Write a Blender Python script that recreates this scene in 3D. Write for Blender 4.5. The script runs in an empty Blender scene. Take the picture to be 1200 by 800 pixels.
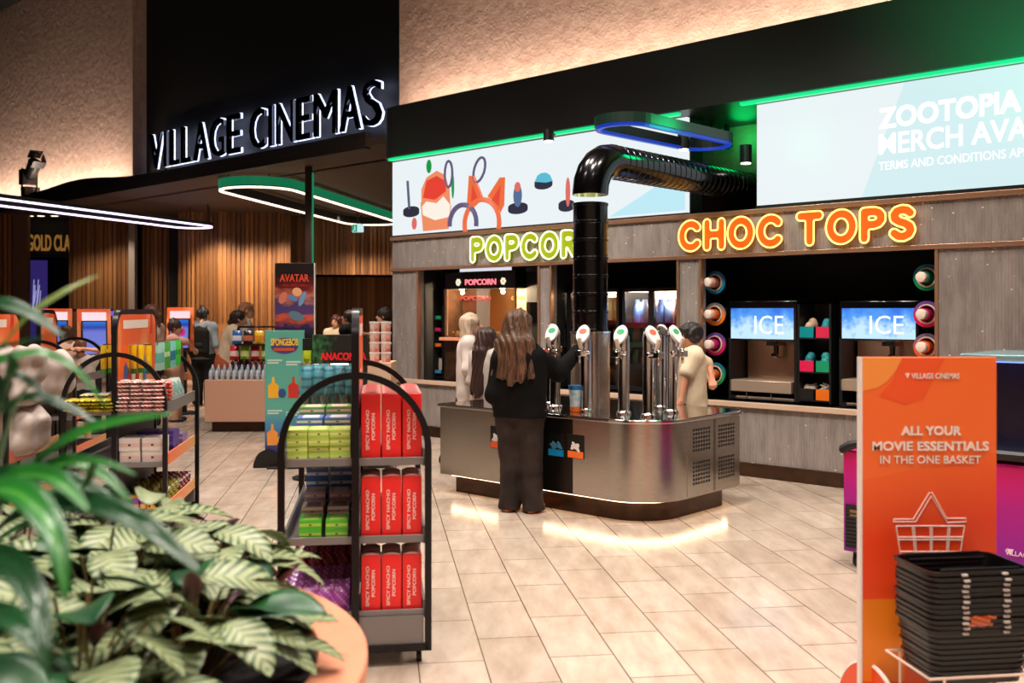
import bpy, bmesh, math, random
import numpy as np
from mathutils import Vector, Matrix, Euler
random.seed(7)
rnd = random.Random(11)
C = bpy.context.scene.collection
S = bpy.context.scene
R = math.radians
# ------------------------------------------------------------------ place and frames
FPX, CX, HY, CZ = 1160.0, 600.0, 365.0, 1.62
WALL = -R(42.54)           # rotation of the concession wall frame (a along, b depth)
GRID = R(7.71)             # rotation of the floor tile grid (u across, v ahead)
RX, RY = math.cos(WALL), math.sin(WALL)
BX, BY = -math.sin(WALL), math.cos(WALL)
UX, UY = math.cos(GRID), math.sin(GRID)
VX, VY = -math.sin(GRID), math.cos(GRID)
def P(px, py, Y): return Vector(((px-CX)/FPX*Y, Y, CZ-(py-HY)/FPX*Y))
def wa(px, b):
    k = (px-CX)/FPX
    return b*(k*BY-BX)/(RX-k*RY)
def wY(a, b): return a*RY+b*BY
def wz(px, py, b): return CZ-(py-HY)/FPX*wY(wa(px, b), b)
def wpos(a, b, z=0.0): return Vector((a*RX+b*BX, a*RY+b*BY, z))
def wab(v): return (v.x*RX+v.y*RY, v.x*BX+v.y*BY)
def gpos(u, v, z=0.0): return Vector((u*UX+v*VX, u*UY+v*VY, z))
def guv(p): return (p.x*UX+p.y*UY, p.x*VX+p.y*VY)
# ------------------------------------------------------------------ materials
def lin(c):
    return tuple(((x/255/12.92) if x/255 <= .04045 else ((x/255+.055)/1.055)**2.4) for x in c[:3])+(1.0,)
MATS = {}
def mat(name, col=(200,200,200), rough=.5, metal=0., emit=None, es=1., trans=0., alpha=1., coat=0., spec=None):
    if name in MATS: return MATS[name]
    m = bpy.data.materials.new(name); m.use_nodes = True
    b = m.node_tree.nodes['Principled BSDF']
    b.inputs['Base Color'].default_value = lin(col)
    b.inputs['Roughness'].default_value = rough
    b.inputs['Metallic'].default_value = metal
    if emit is not None:
        b.inputs['Emission Color'].default_value = lin(emit)
        b.inputs['Emission Strength'].default_value = es
    if trans: b.inputs['Transmission Weight'].default_value = trans
    if alpha < 1: b.inputs['Alpha'].default_value = alpha
    if coat: b.inputs['Coat Weight'].default_value = coat; b.inputs['Coat Roughness'].default_value = .08
    if spec is not None: b.inputs['Specular IOR Level'].default_value = spec
    MATS[name] = m
    return m
def nt(m): return m.node_tree.nodes, m.node_tree.links, m.node_tree.nodes['Principled BSDF']
def coords(m, scale=(1,1,1), rot=(0,0,0), loc=(0,0,0), out='Object'):
    n, l, b = nt(m)
    t = n.new('ShaderNodeTexCoord'); mp = n.new('ShaderNodeMapping')
    mp.inputs['Scale'].default_value = scale; mp.inputs['Rotation'].default_value = rot; mp.inputs['Location'].default_value = loc
    l.new(t.outputs[out], mp.inputs['Vector'])
    return mp.outputs['Vector']
def noise(m, vec, scale=5, detail=4, rough=.5):
    n, l, b = nt(m)
    t = n.new('ShaderNodeTexNoise'); t.inputs['Scale'].default_value = scale
    t.inputs['Detail'].default_value = detail; t.inputs['Roughness'].default_value = rough
    if vec is not None: l.new(vec, t.inputs['Vector'])
    return t.outputs['Fac']
def ramp(m, fac, stops):
    n, l, b = nt(m)
    r = n.new('ShaderNodeValToRGB'); cr = r.color_ramp
    while len(cr.elements) < len(stops): cr.elements.new(.5)
    for e, (p, c) in zip(cr.elements, stops): e.position = p; e.color = lin(c)
    l.new(fac, r.inputs['Fac'])
    return r.outputs['Color']
def bump(m, fac, strength=.3, dist=.01):
    n, l, b = nt(m)
    bp = n.new('ShaderNodeBump'); bp.inputs['Strength'].default_value = strength; bp.inputs['Distance'].default_value = dist
    l.new(fac, bp.inputs['Height']); l.new(bp.outputs['Normal'], b.inputs['Normal'])
def setcol(m, out, emit=False):
    n, l, b = nt(m)
    l.new(out, b.inputs['Emission Color' if emit else 'Base Color'])
def noisy(name, c1, c2, scale=8, rough=.6, metal=0., stretch=(1,1,1), bs=0., bd=.01, detail=4, coat=0.):
    if name in MATS: return MATS[name]
    m = mat(name, c1, rough, metal, coat=coat)
    f = noise(m, coords(m, stretch), scale, detail)
    setcol(m, ramp(m, f, [(.35, c1), (.65, c2)]))
    if bs: bump(m, f, bs, bd)
    return m
def emis(name, col, s=1.0): return mat('glow_'+name, (8,8,8), .4, 0, emit=col, es=s)
def col(c, rough=.5, coat=0., metal=0.):
    return mat('paint_%d_%d_%d_%d%d' % (c[0], c[1], c[2], int(rough*100), int(metal*10)), c, rough, metal, coat=coat)
# ------------------------------------------------------------------ mesh builder
class MB:
    def __init__(s): s.v=[]; s.f=[]; s.m=[]; s.uv=None
    def add(s, vs, fs, mi=0, tf=None):
        o=len(s.v)
        if tf is not None: vs=[tf @ Vector(p) for p in vs]
        s.v.extend([tuple(p) for p in vs]); s.f.extend([tuple(i+o for i in f) for f in fs]); s.m.extend([mi]*len(fs))
        return s
    def box(s, x0,x1,y0,y1,z0,z1, mi=0, tf=None):
        return s.add([(x0,y0,z0),(x1,y0,z0),(x1,y1,z0),(x0,y1,z0),(x0,y0,z1),(x1,y0,z1),(x1,y1,z1),(x0,y1,z1)],
            [(3,2,1,0),(4,5,6,7),(0,1,5,4),(1,2,6,5),(2,3,7,6),(3,0,4,7)], mi, tf)
    def cyl(s, p0, p1, r0, r1=None, seg=16, mi=0, cap=True, tf=None):
        p0=Vector(p0); p1=Vector(p1); r1=r0 if r1 is None else r1
        d=(p1-p0).normalized(); a=d.orthogonal().normalized(); b=d.cross(a)
        vs=[]; fs=[]
        for p,r in((p0,r0),(p1,r1)):
            for i in range(seg):
                t=2*math.pi*i/seg; vs.append(p+a*math.cos(t)*r+b*math.sin(t)*r)
        for i in range(seg): j=(i+1)%seg; fs.append((i,j,seg+j,seg+i))
        if cap: fs.append(tuple(range(seg))[::-1]); fs.append(tuple(range(seg,2*seg)))
        return s.add(vs,fs,mi,tf)
    def tube(s, pts, r, seg=8, closed=False, mi=0, tf=None, rs=None, flat=1.0, up=None):
        pts=[Vector(p) for p in pts]; n=len(pts); vs=[]; fs=[]; prev=None
        for i,p in enumerate(pts):
            if closed: d=pts[(i+1)%n]-pts[i-1]
            else: d=pts[min(i+1,n-1)]-pts[max(i-1,0)]
            d.normalize()
            if up is not None: a=Vector(up)-d*d.dot(Vector(up)); a.normalize()
            elif prev is None: a=d.orthogonal().normalized()
            else:
                a=prev-d*prev.dot(d)
                a=a.normalized() if a.length>1e-6 else d.orthogonal().normalized()
            prev=a; b=d.cross(a); rr=rs[i] if rs else r
            for k in range(seg):
                t=2*math.pi*(k+.5)/seg; vs.append(p+a*math.cos(t)*rr+b*math.sin(t)*rr*flat)
        for i in range(n if closed else n-1):
            j=(i+1)%n
            for k in range(seg): l=(k+1)%seg; fs.append((i*seg+k,i*seg+l,j*seg+l,j*seg+k))
        if not closed: fs.append(tuple(range(seg))[::-1]); fs.append(tuple((n-1)*seg+k for k in range(seg)))
        return s.add(vs,fs,mi,tf)
    def lathe(s, prof, seg=20, c=(0,0,0), mi=0, tf=None, mis=None):
        c=Vector(c); vs=[]; n=len(prof)
        for r,z in prof:
            for i in range(seg):
                t=2*math.pi*i/seg; vs.append((c.x+r*math.cos(t),c.y+r*math.sin(t),c.z+z))
        for j in range(n-1):
            fs=[]
            for i in range(seg): k=(i+1)%seg; fs.append((j*seg+i,j*seg+k,(j+1)*seg+k,(j+1)*seg+i))
            if j==0:
                o=len(s.v); s.add(vs,[],0,tf)
            s.f.extend([tuple(i+o for i in f) for f in fs]); s.m.extend([mis[j] if mis else mi]*len(fs))
        s.f.append(tuple(o+i for i in range(seg))[::-1]); s.m.append(mis[0] if mis else mi)
        s.f.append(tuple(o+(n-1)*seg+i for i in range(seg))); s.m.append(mis[-1] if mis else mi)
        return s
    def prism(s, poly, z0, z1, mi=0, tf=None):
        n=len(poly); vs=[(x,y,z0) for x,y in poly]+[(x,y,z1) for x,y in poly]
        ar=sum(poly[i][0]*poly[(i+1)%n][1]-poly[(i+1)%n][0]*poly[i][1] for i in range(n))
        idx=list(range(n)) if ar>0 else list(range(n))[::-1]
        fs=[tuple(idx[::-1]),tuple(i+n for i in idx)]
        for q in range(n): i=idx[q]; j=idx[(q+1)%n]; fs.append((i,j,j+n,i+n))
        return s.add(vs,fs,mi,tf)
    def panel(s, poly, y0, y1, mi=0, tf=None):   # polygon in the x,z plane, thickness along y
        t=Matrix(((1,0,0,0),(0,0,-1,0),(0,1,0,0),(0,0,0,1)))
        return s.prism(poly, -y1, -y0, mi, t if tf is None else tf @ t)
    def ball(s, c, r, seg=12, rings=8, mi=0, tf=None):
        rr=(r,r,r) if isinstance(r,(int,float)) else r
        c=Vector(c); vs=[(c.x,c.y,c.z-rr[2])]; fs=[]
        for j in range(1,rings):
            ph=-math.pi/2+math.pi*j/rings
            for i in range(seg):
                t=2*math.pi*i/seg; vs.append((c.x+rr[0]*math.cos(ph)*math.cos(t),c.y+rr[1]*math.cos(ph)*math.sin(t),c.z+rr[2]*math.sin(ph)))
        vs.append((c.x,c.y,c.z+rr[2])); L=len(vs)-1
        for i in range(seg):
            k=(i+1)%seg; fs.append((0,1+k,1+i)); fs.append((L,L-seg+i,L-seg+k))
            for j in range(rings-2): o=1+j*seg; fs.append((o+i,o+k,o+seg+k,o+seg+i))
        return s.add(vs,fs,mi,tf)
    def torus(s, c, R0, r, axis='y', seg=28, rs=10, mi=0, tf=None):
        c=Vector(c); pts=[]
        for i in range(seg):
            t=2*math.pi*i/seg; x,y=R0*math.cos(t),R0*math.sin(t)
            pts.append(c+Vector({'y':(x,0,y),'z':(x,y,0),'x':(0,x,y)}[axis]))
        return s.tube(pts,r,rs,True,mi,tf)
    def build(s, name, mats, parent=None, bevel=0, smooth=40, seg=2, loc=None, rz=None):
        me=bpy.data.meshes.new(name); me.from_pydata(s.v,[],s.f)
        ms=mats if isinstance(mats,(list,tuple)) else [mats]
        for m in ms: me.materials.append(m)
        me.polygons.foreach_set('material_index', s.m)
        if s.uv:
            ul=me.uv_layers.new(name='UVMap'); vi=np.zeros(len(me.loops),dtype=np.int32); me.loops.foreach_get('vertex_index',vi)
            ul.data.foreach_set('uv', np.array(s.uv,dtype=np.float32)[vi].ravel())
        me.update()
        o=bpy.data.objects.new(name, me); C.objects.link(o)
        if parent is not None: o.parent=parent
        if loc is not None: o.location=loc
        if rz is not None: o.rotation_euler=(0,0,rz)
        if bevel:
            md=o.modifiers.new('bevel','BEVEL'); md.width=bevel; md.segments=seg; md.limit_method='ANGLE'; md.angle_limit=R(35)
        if smooth: 
            me.shade_smooth() if not hasattr(me,'set_sharp_from_angle') else (me.shade_smooth(), me.set_sharp_from_angle(angle=R(smooth)))
        return o
# ------------------------------------------------------------------ things
def thing(name, label, cat, loc=(0,0,0), rz=0., group=None):
    o=bpy.data.objects.new(name,None); C.objects.link(o); o.empty_display_size=.1
    o.location=loc; o.rotation_euler=(0,0,rz); o['label']=label; o['category']=cat
    if group: o['group']=group
    return o
def tag(o, label, cat, group=None):
    o['label']=label; o['category']=cat
    if group: o['group']=group
    return o
def struct(o, kind='structure'): o['kind']=kind; return o
def dup(root, label, loc=None, rz=None, group=None, scale=None):
    r=root.copy(); C.objects.link(r)
    if loc is not None: r.location=loc
    if rz is not None: r.rotation_euler=(0,0,rz)
    if scale is not None: r.scale=scale
    r['label']=label
    if group: r['group']=group
    for ch in list(root.children):
        c=ch.copy(); C.objects.link(c); c.parent=r
        for g in list(ch.children):
            d=g.copy(); C.objects.link(d); d.parent=c
    return r
ORD=['leftmost','second from left','third from left','fourth from left','fifth from left','sixth from left','seventh from left','eighth from left','ninth from left','tenth from left','eleventh from left','twelfth from left']
def od(i,n): return 'rightmost' if i==n-1 and n>1 else ORD[i]
BACK=['front','second','third','fourth','fifth','sixth','seventh','eighth']
# ------------------------------------------------------------------ lettering
def text_mesh(s, w=None, h=None, bold=0., ext=.002, align='C', space=1.0, res=3, lh=1.0, shear=0.):
    cu=bpy.data.curves.new('lettering','FONT'); cu.body=s; cu.size=1; cu.offset=min(bold,.006); cu.extrude=.02; cu.resolution_u=res
    cu.space_character=space; cu.space_line=lh; cu.align_x={'C':'CENTER','L':'LEFT'}[align]; cu.shear=shear
    o=bpy.data.objects.new('lettering',cu); C.objects.link(o)
    bpy.context.view_layer.update()
    me=bpy.data.meshes.new_from_object(o.evaluated_get(bpy.context.evaluated_depsgraph_get()))
    vs=[v.co.copy() for v in me.vertices]; fs=[tuple(p.vertices) for p in me.polygons]
    bpy.data.objects.remove(o); bpy.data.curves.remove(cu); bpy.data.meshes.remove(me)
    if bold>.006:
        bb=bold-.006; v0,f0=vs,fs; vs=[];fs=[]; lay=[]
        for dx,dy in ((bb,bb),(-bb,bb),(bb,-bb),(-bb,-bb),(bb,0),(-bb,0)):
            k=len(vs); vs+=[Vector((v.x+dx,v.y+dy,v.z+(.1*len(lay) if v.z>0 else 0))) for v in v0]; lay.append(1); fs+=[tuple(i+k for i in f) for f in f0]
    x0=min(v.x for v in vs); x1=max(v.x for v in vs); y0=min(v.y for v in vs); y1=max(v.y for v in vs)
    sx=(w/(x1-x0)) if w else None; sy=(h/(y1-y0)) if h else None
    sx=sx or sy; sy=sy or sx
    out=[]
    for v in vs:
        x=(v.x-(x0+x1)/2)*sx if align=='C' else (v.x-x0)*sx
        out.append((x, -ext-2e-4*int(v.z/.1+1e-4) if v.z>0 else ext*.2, (v.y-y0)*sy))
    return out, fs
def text(mb, s, x, y, z, w=None, h=None, bold=0., ext=.002, align='C', mi=0, tf=None, **k):
    vs,fs=text_mesh(s,w,h,bold,ext,align,**k)
    t=Matrix.Translation((x,y,z))
    mb.add(vs,fs,mi,t if tf is None else tf @ t)
    return mb
# ------------------------------------------------------------------ implicit surfaces (figures, soft things)
def snet(F, org, h):
    nx,ny,nz=F.shape; sg=F<0
    acc=np.zeros((nx-1,ny-1,nz-1,3)); cnt=np.zeros((nx-1,ny-1,nz-1))
    for ax in range(3):
        a=[slice(None)]*3; b=[slice(None)]*3; a[ax]=slice(0,-1); b[ax]=slice(1,None)
        fa=F[tuple(a)]; fb=F[tuple(b)]; ch=(fa<0)!=(fb<0)
        t=np.where(ch, fa/np.where(ch,fa-fb,1), 0)
        o1,o2=[q for q in range(3) if q!=ax]
        for i in (0,1):
            for j in (0,1):
                sl=[slice(None)]*3
                sl[o1]=slice(i,F.shape[o1]-1+i); sl[o2]=slice(j,F.shape[o2]-1+j)
                c=ch[tuple(sl)]; tt=t[tuple(sl)]
                cnt+=c
                acc[...,ax]+=c*tt; acc[...,o1]+=c*i; acc[...,o2]+=c*j
    use=cnt>0; idx=-np.ones(use.shape,dtype=np.int64); n=int(use.sum()); idx[use]=np.arange(n)
    ii=np.argwhere(use); V=(ii+acc[use]/cnt[use][:,None])*h+np.array(org)
    Q=[]
    for ax in range(3):
        o1,o2=(ax+1)%3,(ax+2)%3
        a=[slice(None)]*3; b=[slice(None)]*3; a[ax]=slice(0,-1); b[ax]=slice(1,None)
        sa=sg[tuple(a)]; sb=sg[tuple(b)]; ch=np.argwhere(sa!=sb)
        ok=(ch[:,o1]>0)&(ch[:,o2]>0)&(ch[:,o1]<F.shape[o1]-1)&(ch[:,o2]<F.shape[o2]-1); ch=ch[ok]
        if not len(ch): continue
        ins=sa[tuple(ch.T)]
        def cell(d1,d2):
            c=ch.copy(); c[:,o1]+=d1; c[:,o2]+=d2; return idx[tuple(c.T)]
        q=np.stack([cell(-1,-1),cell(0,-1),cell(0,0),cell(-1,0)],1)
        q[~ins]=q[~ins][:,::-1]
        Q.append(q)
    return V, np.concatenate(Q) if Q else np.zeros((0,4),int)
def sdf_mesh(prims, h, cuts=(), k=.02, wob=None):
    """prims: ('c',p0,p1,r0,r1) round cone, ('e',c,radii,rotz) ellipsoid; a leading '-' subtracts. cuts: (point, normal) keep the side against the normal."""
    lo=np.array([1e9]*3); hi=-lo
    for p in prims:
        if p[0][0]=='-': continue
        if p[0]=='c':
            for q,r in((p[1],p[3]),(p[2],p[4])): lo=np.minimum(lo,np.array(q)-r); hi=np.maximum(hi,np.array(q)+r)
        else: r=max(p[2]); lo=np.minimum(lo,np.array(p[1])-r); hi=np.maximum(hi,np.array(p[1])+r)
    lo-=3*h+.01; hi+=3*h+.01
    n=np.ceil((hi-lo)/h).astype(int)+1
    ax=[lo[i]+h*np.arange(n[i]) for i in range(3)]
    F=np.full(tuple(n),.5)
    for p in prims:
        kind=p[0][-1]
        if kind=='c': a=np.array(p[1],float); b=np.array(p[2],float); r=max(p[3],p[4]); bl=np.minimum(a,b)-r; bh=np.maximum(a,b)+r
        else: a=np.array(p[1],float); rr=np.array(p[2],float); r=max(rr); bl=a-r; bh=a+r
        m=k*2.5+3*h
        i0=np.maximum(np.floor((bl-m-lo)/h).astype(int),0); i1=np.minimum(np.ceil((bh+m-lo)/h).astype(int)+1,n)
        if (i1<=i0).any(): continue
        sl=tuple(slice(i0[i],i1[i]) for i in range(3))
        X,Y,Z=np.meshgrid(*[ax[i][i0[i]:i1[i]] for i in range(3)],indexing='ij')
        if kind=='c':
            ba=b-a; L=max(float(ba@ba),1e-9)
            t=np.clip(((X-a[0])*ba[0]+(Y-a[1])*ba[1]+(Z-a[2])*ba[2])/L,0,1)
            d=np.sqrt((X-a[0]-t*ba[0])**2+(Y-a[1]-t*ba[1])**2+(Z-a[2]-t*ba[2])**2)-(p[3]+(p[4]-p[3])*t)
        else:
            x,y,z=X-a[0],Y-a[1],Z-a[2]
            if len(p)>3 and p[3]: c_,s_=math.cos(p[3]),math.sin(p[3]); x,y=x*c_+y*s_,-x*s_+y*c_
            q=np.sqrt((x/rr[0])**2+(y/rr[1])**2+(z/rr[2])**2)
            g=np.sqrt((x/rr[0]**2)**2+(y/rr[1]**2)**2+(z/rr[2]**2)**2)+1e-9
            d=q*(q-1)/g
        G=F[sl]
        if p[0][0]=='-': kk=k*.5; e=np.clip(.5-.5*(G+d)/kk,0,1); F[sl]=G*(1-e)-d*e+kk*e*(1-e)
        else: e=np.clip(.5+.5*(d-G)/k,0,1); F[sl]=d*(1-e)+G*e-k*e*(1-e)
    if wob is not None or cuts:
        X,Y,Z=np.meshgrid(*ax,indexing='ij')
        if wob is not None: F=F+wob(X,Y,Z)
        for c,nn in cuts:
            nn=np.array(nn,float); nn/=np.linalg.norm(nn)
            F=np.maximum(F,(X-c[0])*nn[0]+(Y-c[1])*nn[1]+(Z-c[2])*nn[2])
    F[0]=F[-1]=.1; F[:,0]=F[:,-1]=.1; F[:,:,0]=F[:,:,-1]=.1
    return snet(F,lo,h)
def sdf_obj(name, prims, h, mats, parent=None, cuts=(), k=.02, wob=None, paint=None):
    V,Q=sdf_mesh(prims,h,cuts,k,wob)
    mb=MB(); mb.v=[tuple(v) for v in V.tolist()]; mb.f=[tuple(q) for q in Q.tolist()]
    if paint is not None: mb.m=paint(V[Q].mean(1)).astype(int).tolist()
    else: mb.m=[0]*len(mb.f)
    return mb.build(name,mats,parent,smooth=60)
# ================================================================== shared materials
black = col((14,14,15),.45); blackg = mat('gloss_black',(10,10,12),.12,coat=.5); blackm = mat('black_metal',(22,21,24),.32,.6)
soft_black = col((9,9,10),.8)
steel = noisy('brushed_steel',(196,190,182),(168,160,152),60,.24,1.,(.3,.3,14),0); steel.node_tree.nodes['Principled BSDF'].inputs['Anisotropic'].default_value=.5
chrome = mat('chrome',(225,222,222),.08,1.)
copper = mat('copper_trim',(196,150,120),.3,.7)
greymetal = mat('grey_shelf_metal',(128,124,124),.4,.3)
white = col((236,232,228),.5)
# wall cladding: fine vertical flutes with chips of glitter
def clad(name,c1,c2):
    m=mat(name,c1,.45); n,l,b=nt(m)
    v=coords(m)
    f=noise(m,coords(m,(1,1,.25)),14,5)
    setcol(m,ramp(m,f,[(.3,c1),(.7,c2)]))
    w=n.new('ShaderNodeTexWave'); w.wave_type='BANDS'; w.bands_direction='X'; w.inputs['Scale'].default_value=12; w.inputs['Distortion'].default_value=.6; w.inputs['Detail'].default_value=2
    l.new(v,w.inputs['Vector'])
    n2=noise(m,coords(m,(1,1,.35)),70,3)
    ad=n.new('ShaderNodeMath'); ad.operation='ADD'; l.new(w.outputs['Fac'],ad.inputs[0]); l.new(n2,ad.inputs[1])
    bump(m,ad.outputs[0],.55,.012)
    vo=n.new('ShaderNodeTexVoronoi'); vo.inputs['Scale'].default_value=9; l.new(coords(m,(1,1,1.6)),vo.inputs['Vector'])
    lt_=n.new('ShaderNodeMath'); lt_.operation='LESS_THAN'; l.new(vo.outputs['Distance'],lt_.inputs[0]); lt_.inputs[1].default_value=.085
    mxg=n.new('ShaderNodeMixRGB'); l.new(lt_.outputs[0],mxg.inputs['Fac']); l.new(b.inputs['Base Color'].links[0].from_socket,mxg.inputs['Color1']); mxg.inputs['Color2'].default_value=lin((236,218,196)); l.new(mxg.outputs['Color'],b.inputs['Base Color'])
    return m
cladding=clad('fluted_cladding',(156,146,140),(128,119,115))
plaster=noisy('rough_plaster',(206,176,160),(192,160,144),5,.9,0,(1,1,1))
n_,l_,b_=nt(plaster)
pv=coords(plaster,(1,1,1)); pn=noise(plaster,pv,7,9,.68)
bump(plaster,pn,.8,.05)
wood=mat('timber_slats',(120,66,34),.45)
n_,l_,b_=nt(wood)
wn=noise(wood,coords(wood,(9,9,.05)),1.0,2); setcol(wood,ramp(wood,wn,[(.3,(84,50,22)),(.5,(126,80,40)),(.7,(172,118,66))]))
# floor tiles
tile=mat('stone_tiles',(214,196,180),.17)
n_,l_,b_=nt(tile)
bt=n_.new('ShaderNodeTexBrick'); bt.offset=.5; bt.inputs['Scale'].default_value=1; bt.inputs['Brick Width'].default_value=.61; bt.inputs['Row Height'].default_value=.307
bt.inputs['Mortar Size'].default_value=.0035; bt.inputs['Mortar Smooth'].default_value=.1
bt.inputs['Color1'].default_value=lin((214,199,184)); bt.inputs['Color2'].default_value=lin((200,184,168)); bt.inputs['Mortar'].default_value=lin((112,92,76))
# rows run ahead along v: brick X = v, brick Y = -u
tv=coords(tile,(1,1,1),(0,0,-(GRID+math.pi/2)),(0,.49,0)); l_.new(tv,bt.inputs['Vector'])
vn=noise(tile,coords(tile,(1.6,.5,1),(0,0,-(GRID+math.pi/2))),5,7,.62)
mx=n_.new('ShaderNodeMixRGB'); mx.blend_type='MULTIPLY'; mx.inputs['Fac'].default_value=.75
l_.new(bt.outputs['Color'],mx.inputs['Color1']); l_.new(ramp(tile,vn,[(.3,(205,190,178)),(.7,(255,250,245))]),mx.inputs['Color2'])
setcol(tile,mx.outputs['Color'])
rr_=n_.new('ShaderNodeMath'); rr_.operation='MULTIPLY_ADD'; l_.new(vn,rr_.inputs[0]); rr_.inputs[1].default_value=.18; rr_.inputs[2].default_value=.08; l_.new(rr_.outputs[0],b_.inputs['Roughness'])
# ================================================================== the shell
m=MB(); m.box(-42,16,-4,40,-.1,0); struct(m.build('floor',tile,smooth=0))
m=MB(); m.box(-42,16,-4,40,9.25,9.4); struct(m.build('ceiling',soft_black,smooth=0))
WB=8.755
A0=wa(460,WB); AE=1.5
o1=(wa(490,WB),wa(632,WB)); o2=(wa(646,WB),wa(795,WB)); o3=(wa(821,WB),wa(1098,WB))
ZL,ZO,ZB,ZT=.71,.735,2.17,2.61
m=MB()
m.box(A0,AE,WB,WB+.10,.0,ZL)                       # lower wall
m.box(A0,o1[0],WB,WB+.10,ZL,ZB); m.box(o1[1],o2[0],WB,WB+.10,ZL,ZB); m.box(o2[1],o3[0],WB,WB+.10,ZL,ZB); m.box(o3[1],AE,WB,WB+.10,ZL,ZB)
m.box(A0,AE,WB,WB+.10,ZB,ZT)
m.box(A0,A0+.2,WB+.10,WB+1.5,0,ZT)
struct(m.build('wall_right',cladding,rz=WALL,smooth=0))
m=MB()                                                 # deep dark niches behind the three openings
NB=WB+1.05
m.box(A0+.2,AE,NB,NB+.1,0,ZT); m.box(A0+.2,AE,WB+.10,NB,ZB+.02,ZB+.1); m.box(A0+.2,AE,WB+.10,NB,ZL-.1,ZL)
for a in (o1[0]-.06,(o1[1]+o2[0])/2,(o2[1]+o3[0])/2,o3[1]+.06): m.box(a-.03,a+.03,WB+.10,NB,ZL,ZB)
struct(m.build('wall_back_right',soft_black,rz=WALL,smooth=0))
m=MB(); m.box(A0-.01,AE,WB-.02,WB,0,.135); struct(m.build('baseboard_right',noisy('bronze_kick',(66,44,30),(48,32,22),9,.3,.6),rz=WALL,smooth=0))
m=MB()
m.box(A0-.015,AE,WB-.035,WB+.01,ZL-.035,ZL+.02); struct(m.build('trim_1',mat('ledge_stone',(206,176,152),.35),rz=WALL,bevel=.006))
m=MB(); m.box(A0-.02,AE,WB-.03,WB+.01,ZT-.035,ZT+.012); m.box(A0-.02,AE,WB-.03,WB+.01,ZB-.012,ZB+.03); struct(m.build('trim_2',copper,rz=WALL,bevel=.004))
m=MB()
for a in (o1[0],o1[1],o2[0],o2[1],o3[0],o3[1]): m.box(a-.014,a+.014,WB-.02,WB+.03,ZL+.02,ZB-.012)
struct(m.build('trim_3',copper,rz=WALL,bevel=.003))
# header wall that carries the screens, with a deep gap where the duct goes in
SB=8.86
g0,g1=wa(805,SB),wa(887,SB)
m=MB(); m.box(A0,g0,SB+.07,SB+.3,ZT,3.66); m.box(g1,AE,SB+.07,SB+.3,ZT,3.66); m.box(g0-.3,g1+.3,SB+1.3,SB+1.4,ZT-.1,3.66)
m.box(A0,AE,SB-.1,SB+1.3,ZT-.03,ZT)
struct(m.build('wall_upper_front',soft_black,rz=WALL,smooth=0))
# canopy over the screens: long slab with a rounded left end
CB=8.58; ca=wa(457,8.9)
def canopy_poly(off=0.):
    p=[(AE,CB-off),(AE,11.5)]
    p+=[(ca,11.5)]
    for i in range(13):
        t=math.pi-(math.pi/2)*i/12 if False else math.pi+ (math.pi/2)*i/12
        p.append((ca-off+.45+.45*math.cos(t), CB-off+.45+.45*math.sin(t)))
    return p
m=MB(); m.prism(canopy_poly(),3.665,4.33); struct(m.build('ceiling_right',mat('canopy_paint',(26,25,24),.38),rz=WALL,smooth=30))
# upper walls
PBk=9.75
al=wa(468,PBk)
m=MB(); m.box(al,AE+2,PBk,PBk+.35,3.0,9.25); struct(m.build('wall_upper_right',plaster,rz=WALL,smooth=0))
ar=wa(155.5,PBk)
m=MB(); m.box(-40,ar,PBk,PBk+.35,4.05,9.25); struct(m.build('wall_upper_left',plaster,rz=WALL,smooth=0))
m=MB(); m.box(-40,al+.05,PBk+.3,PBk+.4,4.0,9.25); struct(m.build('wall_upper_center',col((10,10,10),.6),rz=WALL,smooth=0))
# low dark parapet with a rolling plan in front of the left plaster wall
m=MB(); pts=[]
for i in range(41):
    a=-32+ (al+32)*i/40
    px=600+FPX*(wpos(a,9.2).x/wpos(a,9.2).y)
    top=4.22+.16*math.exp(-((px-95)/45)**2)+.10*max(0,min(1,(60-px)/80))+ (.0 if px<155 else 0)
    pts.append((a,top))
m.panel([(a,t) for a,t in pts]+[(al,3.98),(-32,3.98)],9.1,9.2)
struct(m.build('trim_4',mat('parapet_paint',(24,21,19),.6),rz=WALL,smooth=0))
# low dark soffit reaching back over the lobby
m=MB(); m.prism([(-45,9.1),(al+.5,9.1),(al+.5,40),(-45,40)],4.0,4.12)
struct(m.build('ceiling_left',mat('soffit_paint',(70,52,40),.7),rz=WALL,smooth=0))
# timber slat walls at the back of the lobby
def slats(mb,u0,u1,v,z0,z1,p=.105,d=.06):
    n=int((u1-u0)/p)
    mb.box(u0,u1,v+d,v+d+.1,z0,z1)
    for i in range(n): mb.box(u0+i*p,u0+i*p+p*.62,v,v+d,z0,z1)
TV=25.6
def gu(px,v):
    k=(px-CX)/FPX; return v*(k*VY-VX)/(UX-k*UY)
m=MB()
slats(m,gu(-60,TV),gu(16,TV),TV,0,4.0); slats(m,gu(81,TV),gu(152,TV),TV,0,4.0); slats(m,gu(220,TV),gu(345,TV),TV-1.2,0,4.0)
slats(m,gu(161,TV),gu(196,TV),TV+.5,0,4.0)
slats(m,gu(340,TV),gu(480,TV),TV-.4,2.55,4.0)
slats(m,gu(340,TV+2),gu(480,TV+2),TV+3,0,2.6)
struct(m.build('wall_back',wood,rz=GRID,smooth=0))
m=MB(); m.box(-40,12,29.2,29.4,0,4.1); m.box(gu(196,TV),gu(221,TV),TV+.2,TV+.3,0,4); struct(m.build('wall_far',col((20,15,13),.7),rz=GRID,smooth=0))
m=MB(); m.box(gu(153,TV),gu(160,TV),TV-.2,TV+.1,0,4.0); struct(m.build('trim_5',mat('pale_column',(150,138,128),.6),rz=GRID,smooth=0))
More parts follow.
